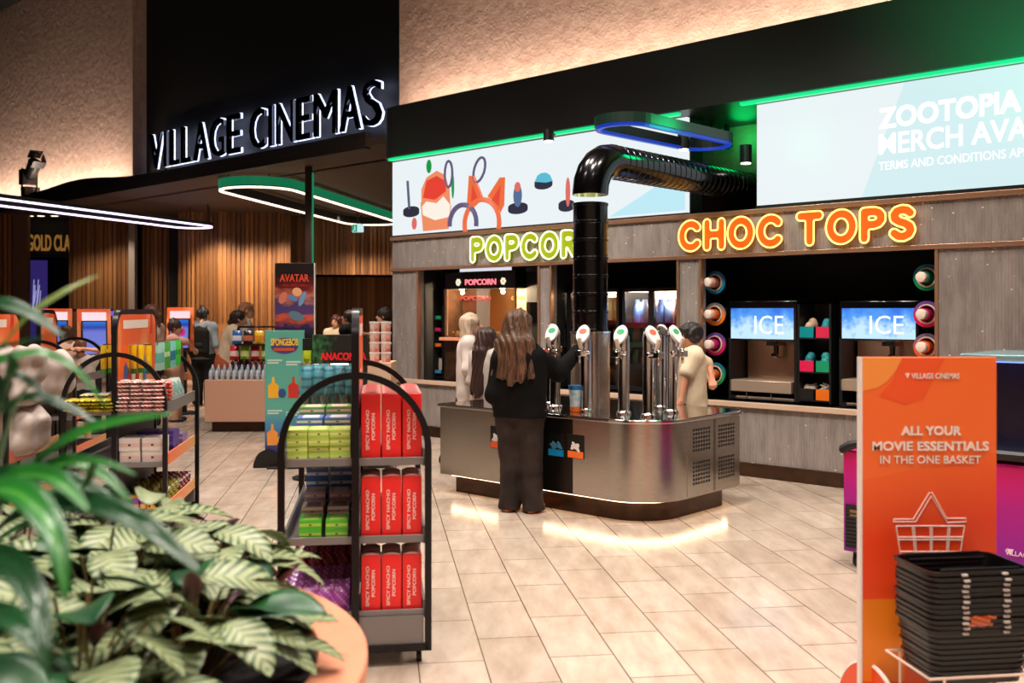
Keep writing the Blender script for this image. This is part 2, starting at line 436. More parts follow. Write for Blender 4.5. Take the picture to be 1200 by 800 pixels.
m=MB(); m.box(gu(17,TV),gu(34,TV),TV-.1,TV+.1,0,4.0); struct(m.build('trim_6',mat('brown_panel',(96,66,50),.6),rz=GRID,smooth=0))
m=MB(); m.box(-42,16,-4.2,-4,0,9.25); struct(m.build('wall_front',col((150,128,112),.8),smooth=0))
m=MB(); m.box(gu(215,TV),gu(300,TV),TV-1.35,TV-1.3,.0,1.32); struct(m.build('trim_7',mat('ochre_panel',(150,92,46),.6),rz=GRID,smooth=0))
# ================================================================== cinema sign on the dark wall
sg=thing('wall_sign','big black cinema name letters with white lit edges on the dark upper wall','sign',wpos(wa(452,9.9),9.9,4.5),WALL)
SGL=wa(452,9.6)-wa(172,9.6)
word='VILLAGE CINEMAS'
face=mat('sign_face',(6,6,7),.08,coat=.6)
adv={'V':1.02,'I':.48,'L':.84,'A':1.1,'G':1.12,'E':.9,' ':.5,'C':1.06,'N':1.1,'M':1.3,'S':.95}
tot=sum(adv[c] for c in word); u=SGL/tot; x=-SGL
for c in word:
    w=adv[c]*u
    if c!=' ':
        ww=w*(.86 if c!='I' else .5)
        q=MB(); text(q,c,x+w/2,-.034,0,ww,.7,.0,.05)
        L=q.build('letter',face,sg,smooth=0)
        e=MB(); text(e,c,x+w/2,.0,-.004,ww+.02,.715,.0,.03); e.build('lit_edge',emis('cool_edge',(205,215,255),2.6),L,smooth=0)
    x+=w
# ================================================================== the two wall screens
scr_white=emis('screen_white',(236,244,247),.92)
def screen(label,px0,px1,z0,z1):
    a0=wa(px0,SB) if px0 is not None else 0; a1=wa(px1,SB) if px1<1200 else AE
    t=thing('video_screen',label,'screen',wpos(a0,SB,z0),WALL); W=a1-a0; H=z1-z0
    q=MB(); q.box(0,W,0,.05,0,H); q.build('display_panel',scr_white,t,smooth=0)
    q=MB(); q.box(-.012,W+.01,.0,.06,-.03,0); q.build('bezel',black,t,smooth=0)
    return t,W,H
t1,W1,H1=screen('wide white video wall showing bucket and animal ear headbands, above the popcorn sign',460,805,2.655,3.655)
def ell(cx,cz,rx,rz,n=24,a0=0,a1=2*math.pi,rot=0):
    out=[]
    for i in range(n):
        t=a0+(a1-a0)*i/(n if a1-a0>6.2 else n-1); x,z=rx*math.cos(t),rz*math.sin(t)
        out.append((cx+x*math.cos(rot)-z*math.sin(rot),cz+x*math.sin(rot)+z*math.cos(rot)))
    return out
def loop_tube(mb,pts,r,y=-.004,closed=False,rs=None): mb.tube([(x,y,z) for x,z in pts],r,6,closed,rs=rs)
def sx(px): return wa(px,SB)-wa(460,SB)
def sz(px,py): return wz(px,py,SB)-2.655
def poly(*pp): return [(sx(x),sz(x,y)) for x,y in pp]
q=MB()   # pale blue wedge of the picture on the right of the screen
q.panel(poly((742,236),(803,196),(803,246),(714,254)),-.003,-.001); q.build('screen_graphic',emis('sky',(188,232,244),.95),t1,smooth=0)
q=MB(); q.panel(poly((494,222),(500,208),(512,200),(522,205),(527,222),(528,240),(494,240)),-.004,-.002); q.panel(poly((493,237),(529,240),(526,268),(496,271)),-.004,-.002)
g=q.build('bucket_picture',emis('bucket',(238,140,96),.95),t1,smooth=0); g['label']='orange bucket pictured on the screen'
q=MB(); q.panel(poly((496,232),(500,212),(512,206),(522,212),(523,224),(510,234)),-.006,-.004); q.build('bucket_mouth',emis('bucket_red',(228,62,48),.95),g,smooth=0)
q=MB(); q.panel(poly((495,242),(500,236),(512,238),(520,230),(528,240),(527,254),(510,258),(496,252)),-.007,-.005); q.build('popcorn_picture',emis('pop',(250,240,226),.95),g,smooth=0)
q=MB(); q.panel(ell(sx(503),sz(503,195),.05,.09),-.006,-.004); q.panel(ell(sx(531),sz(531,218),.025,.16),-.006,-.004); q.build('leaf_picture',emis('leafg',(30,150,70),.9),g,smooth=0)
def ears(nm,c,base,le,re,inn,lab):
    q=MB(); loop_tube(q,base,.035)
    g=q.build('headband_picture',emis(nm,c,.9),t1); g['label']=lab
    for pp in (le,re): q=MB(); loop_tube(q,pp,.018,closed=True); q.build('ear_outline',emis(nm,c,.9),g)
    if inn:
        for pp in (le,re): q=MB(); q.panel(pp,-.0055,-.003); q.build('ear_picture',emis(nm,c,.9),g,smooth=0)
    if inn:
        q=MB()
        for pp in inn: q=MB(); q.panel(pp,-.008,-.006); q.build('ear_tuft',emis(nm+'_in',(226,70,50),.95),g,smooth=0)
ears('fox',(240,110,62),[(sx(565)+.30*math.cos(t),sz(565,262)+.30*math.sin(t)) for t in np.linspace(-.3,math.pi+.3,18)],
     poly((548,250),(551,206),(556,207),(566,232)),poly((573,230),(587,209),(591,208),(590,240),(586,250)),[poly((552,240),(554,216),(561,234)),poly((577,234),(587,217),(585,242))],'orange fox ear headband pictured on the screen')
ears('bunny',(96,84,120),[(sx(543)+.24*math.cos(t),sz(543,262)+.24*math.sin(t)) for t in np.linspace(-.2,math.pi+.1,16)],
     ell(sx(526),sz(526,204),.07,.17,16),ell(sx(562),sz(562,199),.09,.16,16,rot=-.4),None,'grey long ear headband pictured on the screen')
for px,py,w in ((482,250,.16),(607,246,.16),(637,217,.14),(664,243,.12)):
    q=MB(); q.panel(ell(sx(px),sz(px,py),w,.05),-.004,-.002); q.panel(ell(sx(px),sz(px,py-4),w,.05),-.005,-.003)
    q.box(sx(px)-w,sx(px)+w,-.004,-.002,sz(px,py),sz(px,py-4)); q.build('lid_picture',emis('lid',(44,44,62),.9),t1,smooth=0)
q=MB(); q.panel(poly((627,213),(630,206),(634,203),(640,202),(645,205),(648,212),(640,214)),-.007,-.005); q.build('dome_picture',emis('dome',(90,190,216),.9),t1,smooth=0)
q=MB(); loop_tube(q,poly((480,245),(478,212)),.02); q.build('straw_picture',emis('topper',(84,92,120),.9),t1,smooth=0); q=MB(); q.panel(ell(sx(607),sz(607,229),.07,.14),-.007,-.005); q.build('topper_picture',emis('topper2',(84,110,150),.9),t1,smooth=0)
for x_,y_,r1_,r2_ in ((607,219,.05,.06),(666,225,.035,.17),(486,262,.05,.08)): q=MB(); q.panel(ell(sx(x_),sz(x_,y_),r1_,r2_),-.009,-.007); q.build('peg_picture',emis('peg',(226,110,100),.9),t1,smooth=0)
t2,W2,H2=screen('pale video screen with large white merchandise lettering above the orange neon sign',887,1300,2.668,3.662)
q=MB(); q.panel([(wa(1010,SB)-g1,.0),(W2,0),(W2,H2),(wa(1060,SB)-g1,H2)],-.002,-.001); q.build('screen_graphic',emis('pale_aqua',(212,238,242),.93),t2,smooth=0)
lw=emis('lettering_white',(255,255,255),1.0)
q=MB()
def scx(px): return wa(px,SB)-g1
def sl(s,px0,px1,y0,y1,bold):   # lettering from px0, cap height between rows y0 (top) and y1 at its left end
    z0=wz(px0,y1,SB)-2.668; z1=wz(px0,y0,SB)-2.668
    text(q,s,scx(px0),-.003,z0,scx(px1)-scx(px0),z1-z0,bold,.003,'L')
sl('ZOOTOPIA',1030,1197,127,152,.035); sl('MERCH AVAILABLE',1030,1315,157,182,.022); sl('TERMS AND CONDITIONS APPLY',1030,1222,190,200,.012)
q.build('lettering',lw,t2,smooth=0)
# green light strips tucked under the canopy lip
q=MB(); q.box(g1-.05,AE,CB+.03,CB+.09,3.63,3.66); o=q.build('led_strip',emis('green_led',(20,215,130),1.2),None,smooth=0,rz=WALL); tag(o,'green light strip under the canopy lip above the lettered screen','light strip')
q=MB(); q.box(ca+.3,g0+.05,CB+.03,CB+.09,3.63,3.66); o=q.build('led_strip',emis('green_led',(20,215,130),1.2),None,smooth=0,rz=WALL); tag(o,'green light strip under the canopy lip above the headband screen','light strip')
# ================================================================== neon words
STROKES={
'P':[[(0,0),(0,1),(.3,1),(.44,.95),(.52,.84),(.52,.68),(.44,.56),(.3,.51),(0,.51)]],
'O':[[(.36+.36*math.cos(t),.5+.5*math.sin(t)) for t in np.linspace(0,2*math.pi,28)]],
'C':[[(.36+.36*math.cos(t),.5+.5*math.sin(t)) for t in np.linspace(.75,2*math.pi-.75,22)]],
'R':[[(0,0),(0,1),(.3,1),(.44,.95),(.52,.84),(.52,.70),(.44,.58),(.3,.53),(0,.53)],[(.26,.53),(.55,0)]],
'N':[[(0,0),(0,1),(.56,0),(.56,1)]],'H':[[(0,0),(0,1)],[(.56,0),(.56,1)],[(0,.5),(.56,.5)]],'T':[[(0,1),(.62,1)],[(.31,1),(.31,0)]],
'S':[[(.5,.86),(.4,.97),(.26,1),(.1,.95),(.02,.82),(.04,.67),(.16,.57),(.34,.49),(.48,.38),(.52,.24),(.46,.09),(.3,0),(.14,.02),(.02,.14)]]}
SW={'P':.52,'O':.72,'C':.64,'R':.55,'N':.56,'H':.56,'T':.62,'S':.52,' ':.02}
def outline(strokes,sx_,sz_,r):
    h=.006; segs=[]
    for st in strokes:
        pts=[(x*sx_,z*sz_) for x,z in st]
        segs+=list(zip(pts[:-1],pts[1:]))
    x1=max(max(a[0],b[0]) for a,b in segs)+r+.03; z1=sz_+r+.03; x0=z0=-r-.03
    X,Z=np.meshgrid(np.arange(x0,x1,h),np.arange(z0,z1,h),indexing='ij'); F=np.full(X.shape,9.)
    for (ax,az),(bx,bz) in segs:
        dx,dz=bx-ax,bz-az; t=np.clip(((X-ax)*dx+(Z-az)*dz)/(dx*dx+dz*dz+1e-12),0,1)
        F=np.minimum(F,np.hypot(X-ax-t*dx,Z-az-t*dz)-r)
    acc={}; link={}
    for ax in (0,1):
        a=F[:-1,:] if ax==0 else F[:,:-1]; b=F[1:,:] if ax==0 else F[:,1:]
        for i,j in np.argwhere((a<0)!=(b<0)):
            t=a[i,j]/(a[i,j]-b[i,j]); p=(x0+(i+(t if ax==0 else 0))*h, z0+(j+(t if ax==1 else 0))*h)
            cs=((i,j-1),(i,j)) if ax==0 else ((i-1,j),(i,j))
            for c in cs: acc.setdefault(c,[]).append(p)
            link.setdefault(cs[0],[]).append(cs[1]); link.setdefault(cs[1],[]).append(cs[0])
    loops=[]; seen=set()
    for s in link:
        if s in seen: continue
        lp=[s]; seen.add(s); c=s
        while True:
            nx=[q for q in link[c] if q not in seen]
            if not nx: break
            c=nx[0]; seen.add(c); lp.append(c)
        if len(lp)>8:
            pts=[tuple(np.mean(acc[c],0)) for c in lp]; n=len(pts)
            pts=[tuple(np.mean([pts[(i+d)%n] for d in (-2,-1,0,1,2)],0)) for i in range(0,n,3)]
            loops.append(pts)
    return loops
def fill_mesh(loops,ext):
    cu=bpy.data.curves.new('f','CURVE'); cu.dimensions='2D'; cu.fill_mode='BOTH'; cu.extrude=ext
    for lp in loops:
        s=cu.splines.new('POLY'); s.points.add(len(lp)-1); s.use_cyclic_u=True
        for p,(x,z) in zip(s.points,lp): p.co=(x,z,0,1)
    o=bpy.data.objects.new('f',cu); C.objects.link(o); bpy.context.view_layer.update()
    me=bpy.data.meshes.new_from_object(o.evaluated_get(bpy.context.evaluated_depsgraph_get()))
    vs=[(v.co.x,-v.co.z,v.co.y) for v in me.vertices]; fs=[tuple(p.vertices) for p in me.polygons]
    bpy.data.objects.remove(o); bpy.data.curves.remove(cu); bpy.data.meshes.remove(me)
    return vs,fs
def neon(word,label,px0,px1,zb,zt,r,cf,ct,csf,cst):
    a0=wa(px0,WB-.06); a1=wa(px1,WB-.06); W=a1-a0; Hh=zt-zb
    t=thing('neon_sign',label,'sign',wpos(a0,WB-.06,zb),WALL)
    sp=.0; gap=2*r+.028; nl=len(word.replace(' ',''))
    k=(W-gap*(len(word)-1)-2*r)/sum(SW[c] for c in word); x=r
    for c in word:
        w=SW[c]*k
        if c!=' ':
            lps=outline(STROKES[c],k,Hh-2*r,r)
            vs,fs=fill_mesh(lps,.006)
            q=MB(); q.add(vs,fs,0,Matrix.Translation((x,.02,r))); L=q.build('letter',emis('neon_fill_'+label[:6],cf,csf),t,smooth=0)
            q=MB()
            for lp in lps: q.tube([(x+p[0],-.0,r+p[1]) for p in lp],.0085,6,True)
            q.build('neon_tube',emis('neon_tube_'+label[:6],ct,cst),L)
        x+=w+gap
    return t
neon('POPCORN','lime green neon popcorn word on the cladding band',551,699,2.225,2.545,.041,(176,190,8),(255,252,190),.9,2.6)
neon('CHOC TOPS','orange neon choc tops words on the cladding band',795,1073,2.235,2.555,.041,(250,104,14),(255,214,110),.95,2.4)
# ================================================================== drinks island
IA0,IA1,IB0,IB1=-6.5,-4.2,6.13,7.46
t=thing('drinks_counter','long brushed steel self serve drinks island standing in the middle of the floor','counter',wpos(IA0,IB0),WALL)
L_,D_=IA1-IA0,IB1-IB0
def island_poly(off,n=14,rf=.42,rb=.10):
    x1,y1=L_-off,D_-off; p=[(off,off)]
    rf=rf-off*.5
    for i in range(n+1): th=-math.pi/2+math.pi/2*i/n; p.append((x1-rf+rf*math.cos(th),off+rf+rf*math.sin(th)))
    for i in range(6): th=math.pi/2*i/5; p.append((x1-rb+rb*math.cos(th),y1-rb+rb*math.sin(th)))
    p.append((off,y1)); return p
q=MB(); q.prism(island_poly(.0),.165,.765); q.build('cabinet_body',steel,t,smooth=30)
q=MB(); q.prism(island_poly(-.02),.765,.795); q.build('counter_top',mat('counter_steel',(206,200,194),.12,1.),t,smooth=30,bevel=.006)
q=MB(); q.prism(island_poly(.10),.0,.165); q.build('plinth',noisy('bronze_plinth',(72,50,36),(52,36,26),12,.25,.7),t,smooth=30)
q=MB(); pp=island_poly(.075); q.tube([(x,y,.155) for x,y in pp],.009,6,True); q.build('led_strip',emis('warm_led',(255,214,170),16),t)
# product pictures on the front, vent grilles on the end
def cut_x(px): return wa(px,IB0)-IA0
def tag_tile(px,py,w,h,c,nm,lab):
    x=cut_x(px); z=wz(px,py,IB0)
    q=MB(); q.box(x-w/2,x+w/2,-.006,.0,z-h/2,z+h/2); T=q.build('picture_tile',col((12,11,12),.3),t,smooth=0); T['label']=lab
    q=MB(); q.box(x-w/2+.004,x+w/2-.004,-.008,-.006,z-h/2+.004,z-h/2+h*.3); q.build('color_band',col(c,.4),T,smooth=0)
    rr=random.Random(px); q=MB()
    for i in range(7):
        cx=x+rr.uniform(-.25,.3)*w; cz=z-h*.12+rr.uniform(0,.22)*h; q.panel(ell(cx,cz,.03,.014,10,rot=rr.uniform(-1,1)),-.0085-.0004*i,-.007-.0004*i)
    q.build('pictured_'+nm,col({'ice':(60,120,150),'straw':(216,210,206),'lid':(226,220,214)}[nm],.5),T,smooth=0)
tag_tile(581,512,.115,.19,(226,84,36),'straw','black tile with white straws over an orange band')
tag_tile(652,521,.165,.185,(0,132,190),'ice','black tile with blue lids over a blue band'); tag_tile(675,523,.165,.19,(240,110,26),'lid','black tile with white lids over an orange band')
q=MB(); q.box(cut_x(637),cut_x(671),-.004,0,.17,.765); q.build('recess_panel',mat('dark_steel',(52,46,42),.3,.9),t,smooth=0)
for j,(y0,y1) in enumerate(((.52,.82),(.90,1.20))):
    q=MB(); q.box(L_-.001,L_+.004,y0-.06,y1+.06,.18,.75); G_=q.build('access_panel',steel,t,smooth=0)
    for zz in (.26,.52):
        q=MB()
        for iy in range(7):
            for iz in range(6):
                y=y0+.02+iy*.038; z=zz+iz*.032; q.box(L_+.004,L_+.0055,y,y+.022,z,z+.020)
        q.build('vent_grille',col((14,12,12),.6),G_,smooth=0)
# ------------------------------------------------------------------ exhaust column and duct
ca_,cb_=-5.3,6.78
t=thing('steel_column','round cornered brushed steel column standing on the drinks island under the duct','column',wpos(ca_,cb_,.795),WALL)
def rrect(w,d,r,n=6):
    p=[]
    for cx,cy,a in((w/2-r,d/2-r,0),(-w/2+r,d/2-r,90),(-w/2+r,-d/2+r,180),(w/2-r,-d/2+r,270)):
        for i in range(n+1): th=R(a+90*i/n); p.append((cx+r*math.cos(th),cy+r*math.sin(th)))
    return p
q=MB(); q.prism(rrect(.30,.26,.07),0,.64); q.build('shell',steel,t,smooth=30)
q=MB(); q.prism(rrect(.31,.27,.07),.64,.655); q.build('cap',chrome,t,smooth=30)
DZ=2.95; zc=1.45
t=thing('exhaust_duct','glossy black spiral duct rising from the drinks island and bending into the wall','duct',wpos(ca_,cb_,zc),WALL)
dk=mat('duct_metal',(30,29,30),.22,.9,coat=.4)
def ring_tube(q,p0,p1,r,step,rib):
    p0=Vector(p0);p1=Vector(p1);n=int((p1-p0).length/step); pts=[];rs=[]
    for i in range(n+1):
        for dx,rr in((0,r+rib),(.02,r+rib),(.024,r),(step-.004,r)):
            if i*step+dx<=(p1-p0).length: pts.append(p0+(p1-p0).normalized()*(i*step+dx)); rs.append(rr)
    q.tube(pts,r,28,rs=rs)
q=MB(); ring_tube(q,(0,0,0),(0,0,DZ-zc-.3),.15,.155,.006); q.build('vertical_pipe',dk,t,smooth=50)
q=MB(); pts=[(0,.3-.3*math.cos(th),DZ-zc-.3+.3*math.sin(th)) for th in np.linspace(0,math.pi/2,6)]
pts=[(0,0,DZ-zc-.32)]+pts+[(0,.32,DZ-zc)]; q.tube(pts,.157,28); q.build('elbow',dk,t,smooth=25)
q=MB(); ring_tube(q,(0,.3,DZ-zc),(0,2.95,DZ-zc),.15,.09,.005); q.build('horizontal_pipe',dk,t,smooth=50)
# ------------------------------------------------------------------ drink taps
def tap(label,a,b,face,c,seen=True,h=.62):
    """face: world angle (radians) the badge looks to"""
    t=thing('drink_tap',label,'tap',wpos(a,b,.795),face)
    q=MB(); q.lathe([(.062,0),(.062,.014),(.052,.022),(.046,.034),(.046,h),(.043,h+.014)],24); q.build('column',chrome,t)
    tl=Matrix.Translation((0,-.05,h+.02)) @ Matrix.Rotation(R(-30),4,'X')
    q=MB(); q.panel(ell(0,0,.056,.082,24),-.012,.012,0,tl); B_=q.build('badge',white,t,smooth=30)
    q=MB(); q.panel(ell(0,0,.049,.074,24),-.0145,-.012,0,tl); q.build('badge_label',col((226,236,230),.4),B_,smooth=0)
    q=MB(); q.panel(ell(0,.018,.034,.026,16),-.016,-.0145,0,tl); text(q,'Soft',0,-.016,-.035,.05,.016,.02,.001,tf=tl) if False else None
    q.build('badge_mark',col(c,.4),B_,smooth=0)
    q=MB(); q.torus((0,.0,h+.01),.055,.007,'x',18,6); q.build('hoop',chrome,t)
    q=MB(); q.cyl((0,-.03,h-.09),(0,-.13,h-.11),.014,.014,10); q.box(-.03,.03,-.15,-.03,h-.16,h-.11); q.cyl((0,-.12,h-.16),(0,-.12,h-.215),.013,.010,10); q.cyl((-.055,-.05,h-.13),(.055,-.05,h-.13),.018,.018,10)
    q.build('nozzle',chrome,t,bevel=.004)
    q=MB(); q.box(-.016,.016,-.012,.012,0,.11,0,Matrix.Translation((0,-.09,h-.11)) @ Matrix.Rotation(R(18),4,'X')); q.build('lever',mat('lever_clear',(226,208,188),.25),t,bevel=.006)
    return t
gr,rd=(60,170,110),(236,110,84)
tap('chrome drink tap with green badge beside the reaching arm of the dark sweater',-5.49,6.53,-R(32),gr)
tap('chrome drink tap with red badge in front of the steel column',-5.09,6.45,-R(30),rd)
tap('chrome drink tap with green badge standing just right of the steel column',-4.74,6.5,-R(34),gr)
tap('chrome drink tap with red badge turned right at the front rounded corner',-4.48,6.47,R(34),rd)
tap('chrome drink tap seen from behind between the red and green badges',-4.78,7.08,R(150),rd)
tap('chrome drink tap with green badge nearest the boy in the cream shirt',-4.52,6.85,R(42),gr)
tap('chrome drink tap mostly hidden behind the long brown hair',-5.72,6.75,WALL+R(190),gr)
# paper cup on the counter
t=thing('paper_cup','white and blue paper cup with orange base on the steel island','cup',wpos(wa(674,6.38),6.38,.797),WALL); t.scale=(1.3,1.3,1.32)
q=MB(); q.lathe([(.030,0),(.036,.10),(.042,.16)],20,mis=[0,0]); q.build('cup_wall',noisy('cup_print',(236,236,232),(150,196,212),30,.5),t)
q=MB(); q.lathe([(.0305,.0),(.033,.03)],20); q.build('base_band',col((240,120,40),.5),t)
q=MB(); q.lathe([(.0405,.135),(.043,.155),(.044,.162),(.041,.163)],20); q.build('rim_band',col((16,110,170),.4),t)
# ================================================================== canopy downlights
def can(label,a,b,z0,z1):
    t=thing('downlight',label,'lamp',wpos(a,b,z0),WALL)
    q=MB(); q.cyl((0,0,0.01),(0,0,z1-z0),.06,.06,20); q.build('housing',black,t)
    q=MB(); q.cyl((0,0,.0),(0,0,.012),.05,.05,20); q.build('lens',emis('can_lens',(255,244,232),4),t)
    q=MB(); q.box(-.015,.015,.05,.0+max(.06,CB+.02-b),(z1-z0)*.6,(z1-z0)*.75); q.build('bracket',black,t)
for px,b,y0,y1,lb in ((718,8.42,158,134,'black can downlight hanging over the duct elbow'),(643,8.5,166,152,'black can downlight in front of the headband screen'),(801,8.62,176,152,'black can downlight above the horizontal duct'),(874,9.0,192,170,'black can downlight beside the lettered screen in the dark gap')):
    can(lb,wa(px,b),b,wz(px,y0,b),wz(px,y1,b)+(.0 if px<860 else 0))
for px,b in ((836,9.3),(852,9.5)):
    t=thing('security_camera','small dark ceiling fitting in the gap, '+('left one' if px==836 else 'right one')+' above the duct','fitting',wpos(wa(px,b),b,3.44),WALL)
    q=MB(); q.ball((0,0,0),(.07,.07,.06)); q.build('dome',mat('dark_dome',(40,36,32),.2,.5),t); q=MB(); q.cyl((0,0,.04),(0,0,.21),.03,.03,10); q.build('stem',black,t)
# ================================================================== ring lights
def racetrack(p0,p1,w,n=14):
    p0=Vector(p0);p1=Vector(p1); d=(p1-p0).normalized(); s=Vector((d.y,-d.x,0)); r=w/2; out=[]
    for i in range(n+1): th=math.pi*i/n; out.append(p1-d*r+s*r*math.cos(th)+d*r*math.sin(th))
    for i in range(n+1): th=math.pi*i/n; out.append(p0+d*r-s*r*math.cos(th)-d*r*math.sin(th))
    return out
def ring_light(label,p0,p1,w,z,hh,c,s,green,top):
    t=thing('ring_light',label,'light',(p0[0],p0[1],z),0)
    tr=[p-Vector((p0[0],p0[1],0)) for p in racetrack((*p0,0),(*p1,0),w)]
    def band(o0,o1,za,zb,nm,m):
        q=MB(); n=len(tr); cen=sum(tr,Vector())/n
        import itertools
        rings=[]
        for off,zz in((o0,za),(o1,za),(o1,zb),(o0,zb)):
            rings.append([(p+((tr[i-1]-tr[(i+1)%n]).cross(Vector((0,0,1))).normalized())*off+Vector((0,0,zz))) for i,p in enumerate(tr)])
        vs=[p for r_ in rings for p in r_]; fs=[]
        for k in range(4):
            l=(k+1)%4
            for i in range(n): j=(i+1)%n; fs.append((k*n+i,l*n+i,l*n+j,k*n+j))
        q.add(vs,fs); return q.build(nm,m,t,smooth=0)
    band(-.02,.02,0.03,hh,'fascia',mat('fascia_black',(20,22,21),.4)); band(-.022,.022,0,.03,'led_strip',emis('ring_%d_%d'%(c[2],int(s)),c,s))
    if green: band(.021,.03,hh*.15,hh*.85,'green_glow_strip',emis('green_soft',(20,140,90),green)) if green<0 else band(-.035,-.021,hh*.25,hh,'green_led_strip',emis('green_soft%d'%int(green*100),(28,150,100),green))
    if top<=0: return t
    q=MB()
    for i in range(0,len(tr),max(1,len(tr)//6)): q.cyl(tr[i]+Vector((0,0,hh)),tr[i]+Vector((0,0,top-z)),.012,.012,6)
    q.build('hanging_rod',black,t)
    return t
def gz(px,py,z): Y=(z-CZ)*FPX/(HY-py); v=P(px,py,Y); return (v.x,v.y)
tip=gz(247,220,3.75); d=Vector((208/1160,1)).normalized()
ring_light('white ring light with green inner face hanging behind the slim column',(tip[0]+.55,tip[1]),(tip[0]+.55+d.x*7.6,tip[1]+d.y*7.6),1.35,3.75,.20,(255,226,196),3.0,.45,4.0)
t0_=Vector(gz(238,268,3.5)); d2=Vector((-.60,-1)).normalized()
d2=(Vector(gz(0,238,3.5))-t0_).normalized()
ring_light('long violet white ring light at the upper left under the soffit',tuple(t0_+d2*11),tuple(t0_),.9,3.5,.10,(236,214,255),3.4,0,4.0)
ring_light('small ring light with blue edge hanging between duct and headband screen',(.86,8.85),(2.1,10.1),.5,3.27,.12,(40,90,255),.4,.06,0)
q=MB(); cp=P(362,365,16.3); 
t=thing('steel_post','slim black post with green lit edge rising behind the tall movie poster','post',(cp.x,cp.y,0),0)
q.box(-.055,.055,-.055,.055,.02,4.0); q.build('shaft',col((34,22,18),.4),t,bevel=.006)
q=MB(); q.box(-.13,.13,-.13,.13,0,.02); q.build('base_plate',black,t,bevel=.004)
q=MB(); q.box(.056,.075,-.03,.03,1.9,3.9); q.build('led_strip',emis('green_soft',(28,150,100),.62),t,smooth=0)
# ================================================================== theatre spotlight on the parapet
sp=wpos(wa(38,9.15),9.15,4.42)
t=thing('stage_spotlight','black stage spotlight on a bracket against the lit plaster wall','lamp',sp,WALL)
q=MB(); tf=Matrix.Translation((0,0,.42)) @ Matrix.Rotation(R(-38),4,'Y')
q.cyl((-.22,0,0),(.20,0,0),.13,.15,18,0,True,tf); q.build('housing',black,t)
q=MB(); q.box(.20,.42,-.14,.14,.15,.165,0,tf); q.box(.20,.40,-.14,.14,-.165,-.15,0,tf); q.box(.2,.36,.15,.165,-.13,.13,0,tf); q.build('barn_door',black,t,smooth=0)
q=MB(); q.box(-.20,-.12,-.17,-.15,-.0,.45); q.box(-.2,-.12,.15,.17,0,.45); q.box(-.24,-.0,-.17,.17,-.18,.02); q.build('yoke',black,t,bevel=.01)
q=MB(); q.box(-.36,-.12,-.16,.16,.08,.42); q.cyl((.02,0,-.2),(.25,0,-.05),.025,.02,8); q.cyl((-.05,0,.5),(.02,0,.72),.04,.05,8); q.build('ballast_box',black,t,bevel=.03)
# ================================================================== niche 1: popcorn warmer and supplies
def niche_x(px,b): return wa(px,b)
def shelf_unit(label,a0,a1,b,zs,z1,group=None):
    t=thing('supply_shelf',label,'shelf',wpos(a0,b,ZO-.0),WALL); W=a1-a0
    q=MB(); q.box(0,W,.34,.36,0,z1-ZO); q.build('back_board',black,t,smooth=0)
    for x in (0,W-.02):
        q=MB(); q.box(x,x+.02,0,.34,0,z1-ZO); q.build('side_board',black,t,smooth=0)
    for z in zs:
        q=MB(); q.box(.02,W-.02,.0,.34,z-ZO-.012,z-ZO); q.build('shelf_board',black,t,smooth=0)
    return t
b=WB+.32
sa0,sa1=wa(489,b),wa(519,b)
Z=lambda py,px=505: wz(px,py,b)
shelf_unit('narrow black shelf of colored supply trays at the left of the popcorn niche',sa0,sa1,b,[Z(374),Z(388),Z(406),Z(441)],Z(358))
def tray(label,c,px0,px1,py,h,z):
    a0,a1=wa(px0,b-.01),wa(px1,b-.01)
    t=thing('supply_tray',label,'tray',wpos(a0,b+.01,z),WALL,'supply trays in the niches')
    q=MB(); q.box(0,a1-a0,0,.015,0,h); q.build('front_strip',col(c,.45),t,bevel=.002)
    q=MB(); q.box(0,a1-a0,.015,.26,0,.012); q.box(0,.008,.015,.26,.012,h); q.box(a1-a0-.008,a1-a0,.015,.26,.012,h); q.build('tray_body',black,t,smooth=0)
    return t
for c,py,lb,st in (((40,150,104),374,'green fronted tray on the highest shelf left of the popcorn warmer',None),((206,36,96),388,'pink fronted tray left of the popcorn warmer',(200,50,80)),((232,116,30),406,'orange fronted tray left of the popcorn warmer',(70,140,170)),((60,140,190),437,'blue fronted tray holding round pale tubs left of the popcorn warmer',None)):
    z=Z(py)+.002; tray(lb,c,493,515,py,.045,z)
    if st:
        for i in range(2):
            o=MB(); o.lathe([(.05,0),(.06,.03),(.055,.05),(.02,.06)],14); o=o.build('lid_stack',col(st if i else (180,60,60),.5)); o.location=wpos(sa0+.13+.13*i,b+.12,z+.013); tag(o,('left' if i==0 else 'right')+' lid pile in the tray with '+lb.split(' ')[0]+' front','lid','lids in trays')
for i in range(2):
    o=MB(); o.lathe([(.085,0),(.085,.02),(.02,.024)],24,tf=Matrix.Rotation(R(90),4,'X')); o=o.build('round_tub',col((206,184,160),.6)); o.location=wpos(sa0+.17+.17*i,b+.10,Z(437)+.12); o.rotation_euler=(0,0,WALL); tag(o,('left' if i==0 else 'right')+' round pale tub standing in the blue tray','tub')
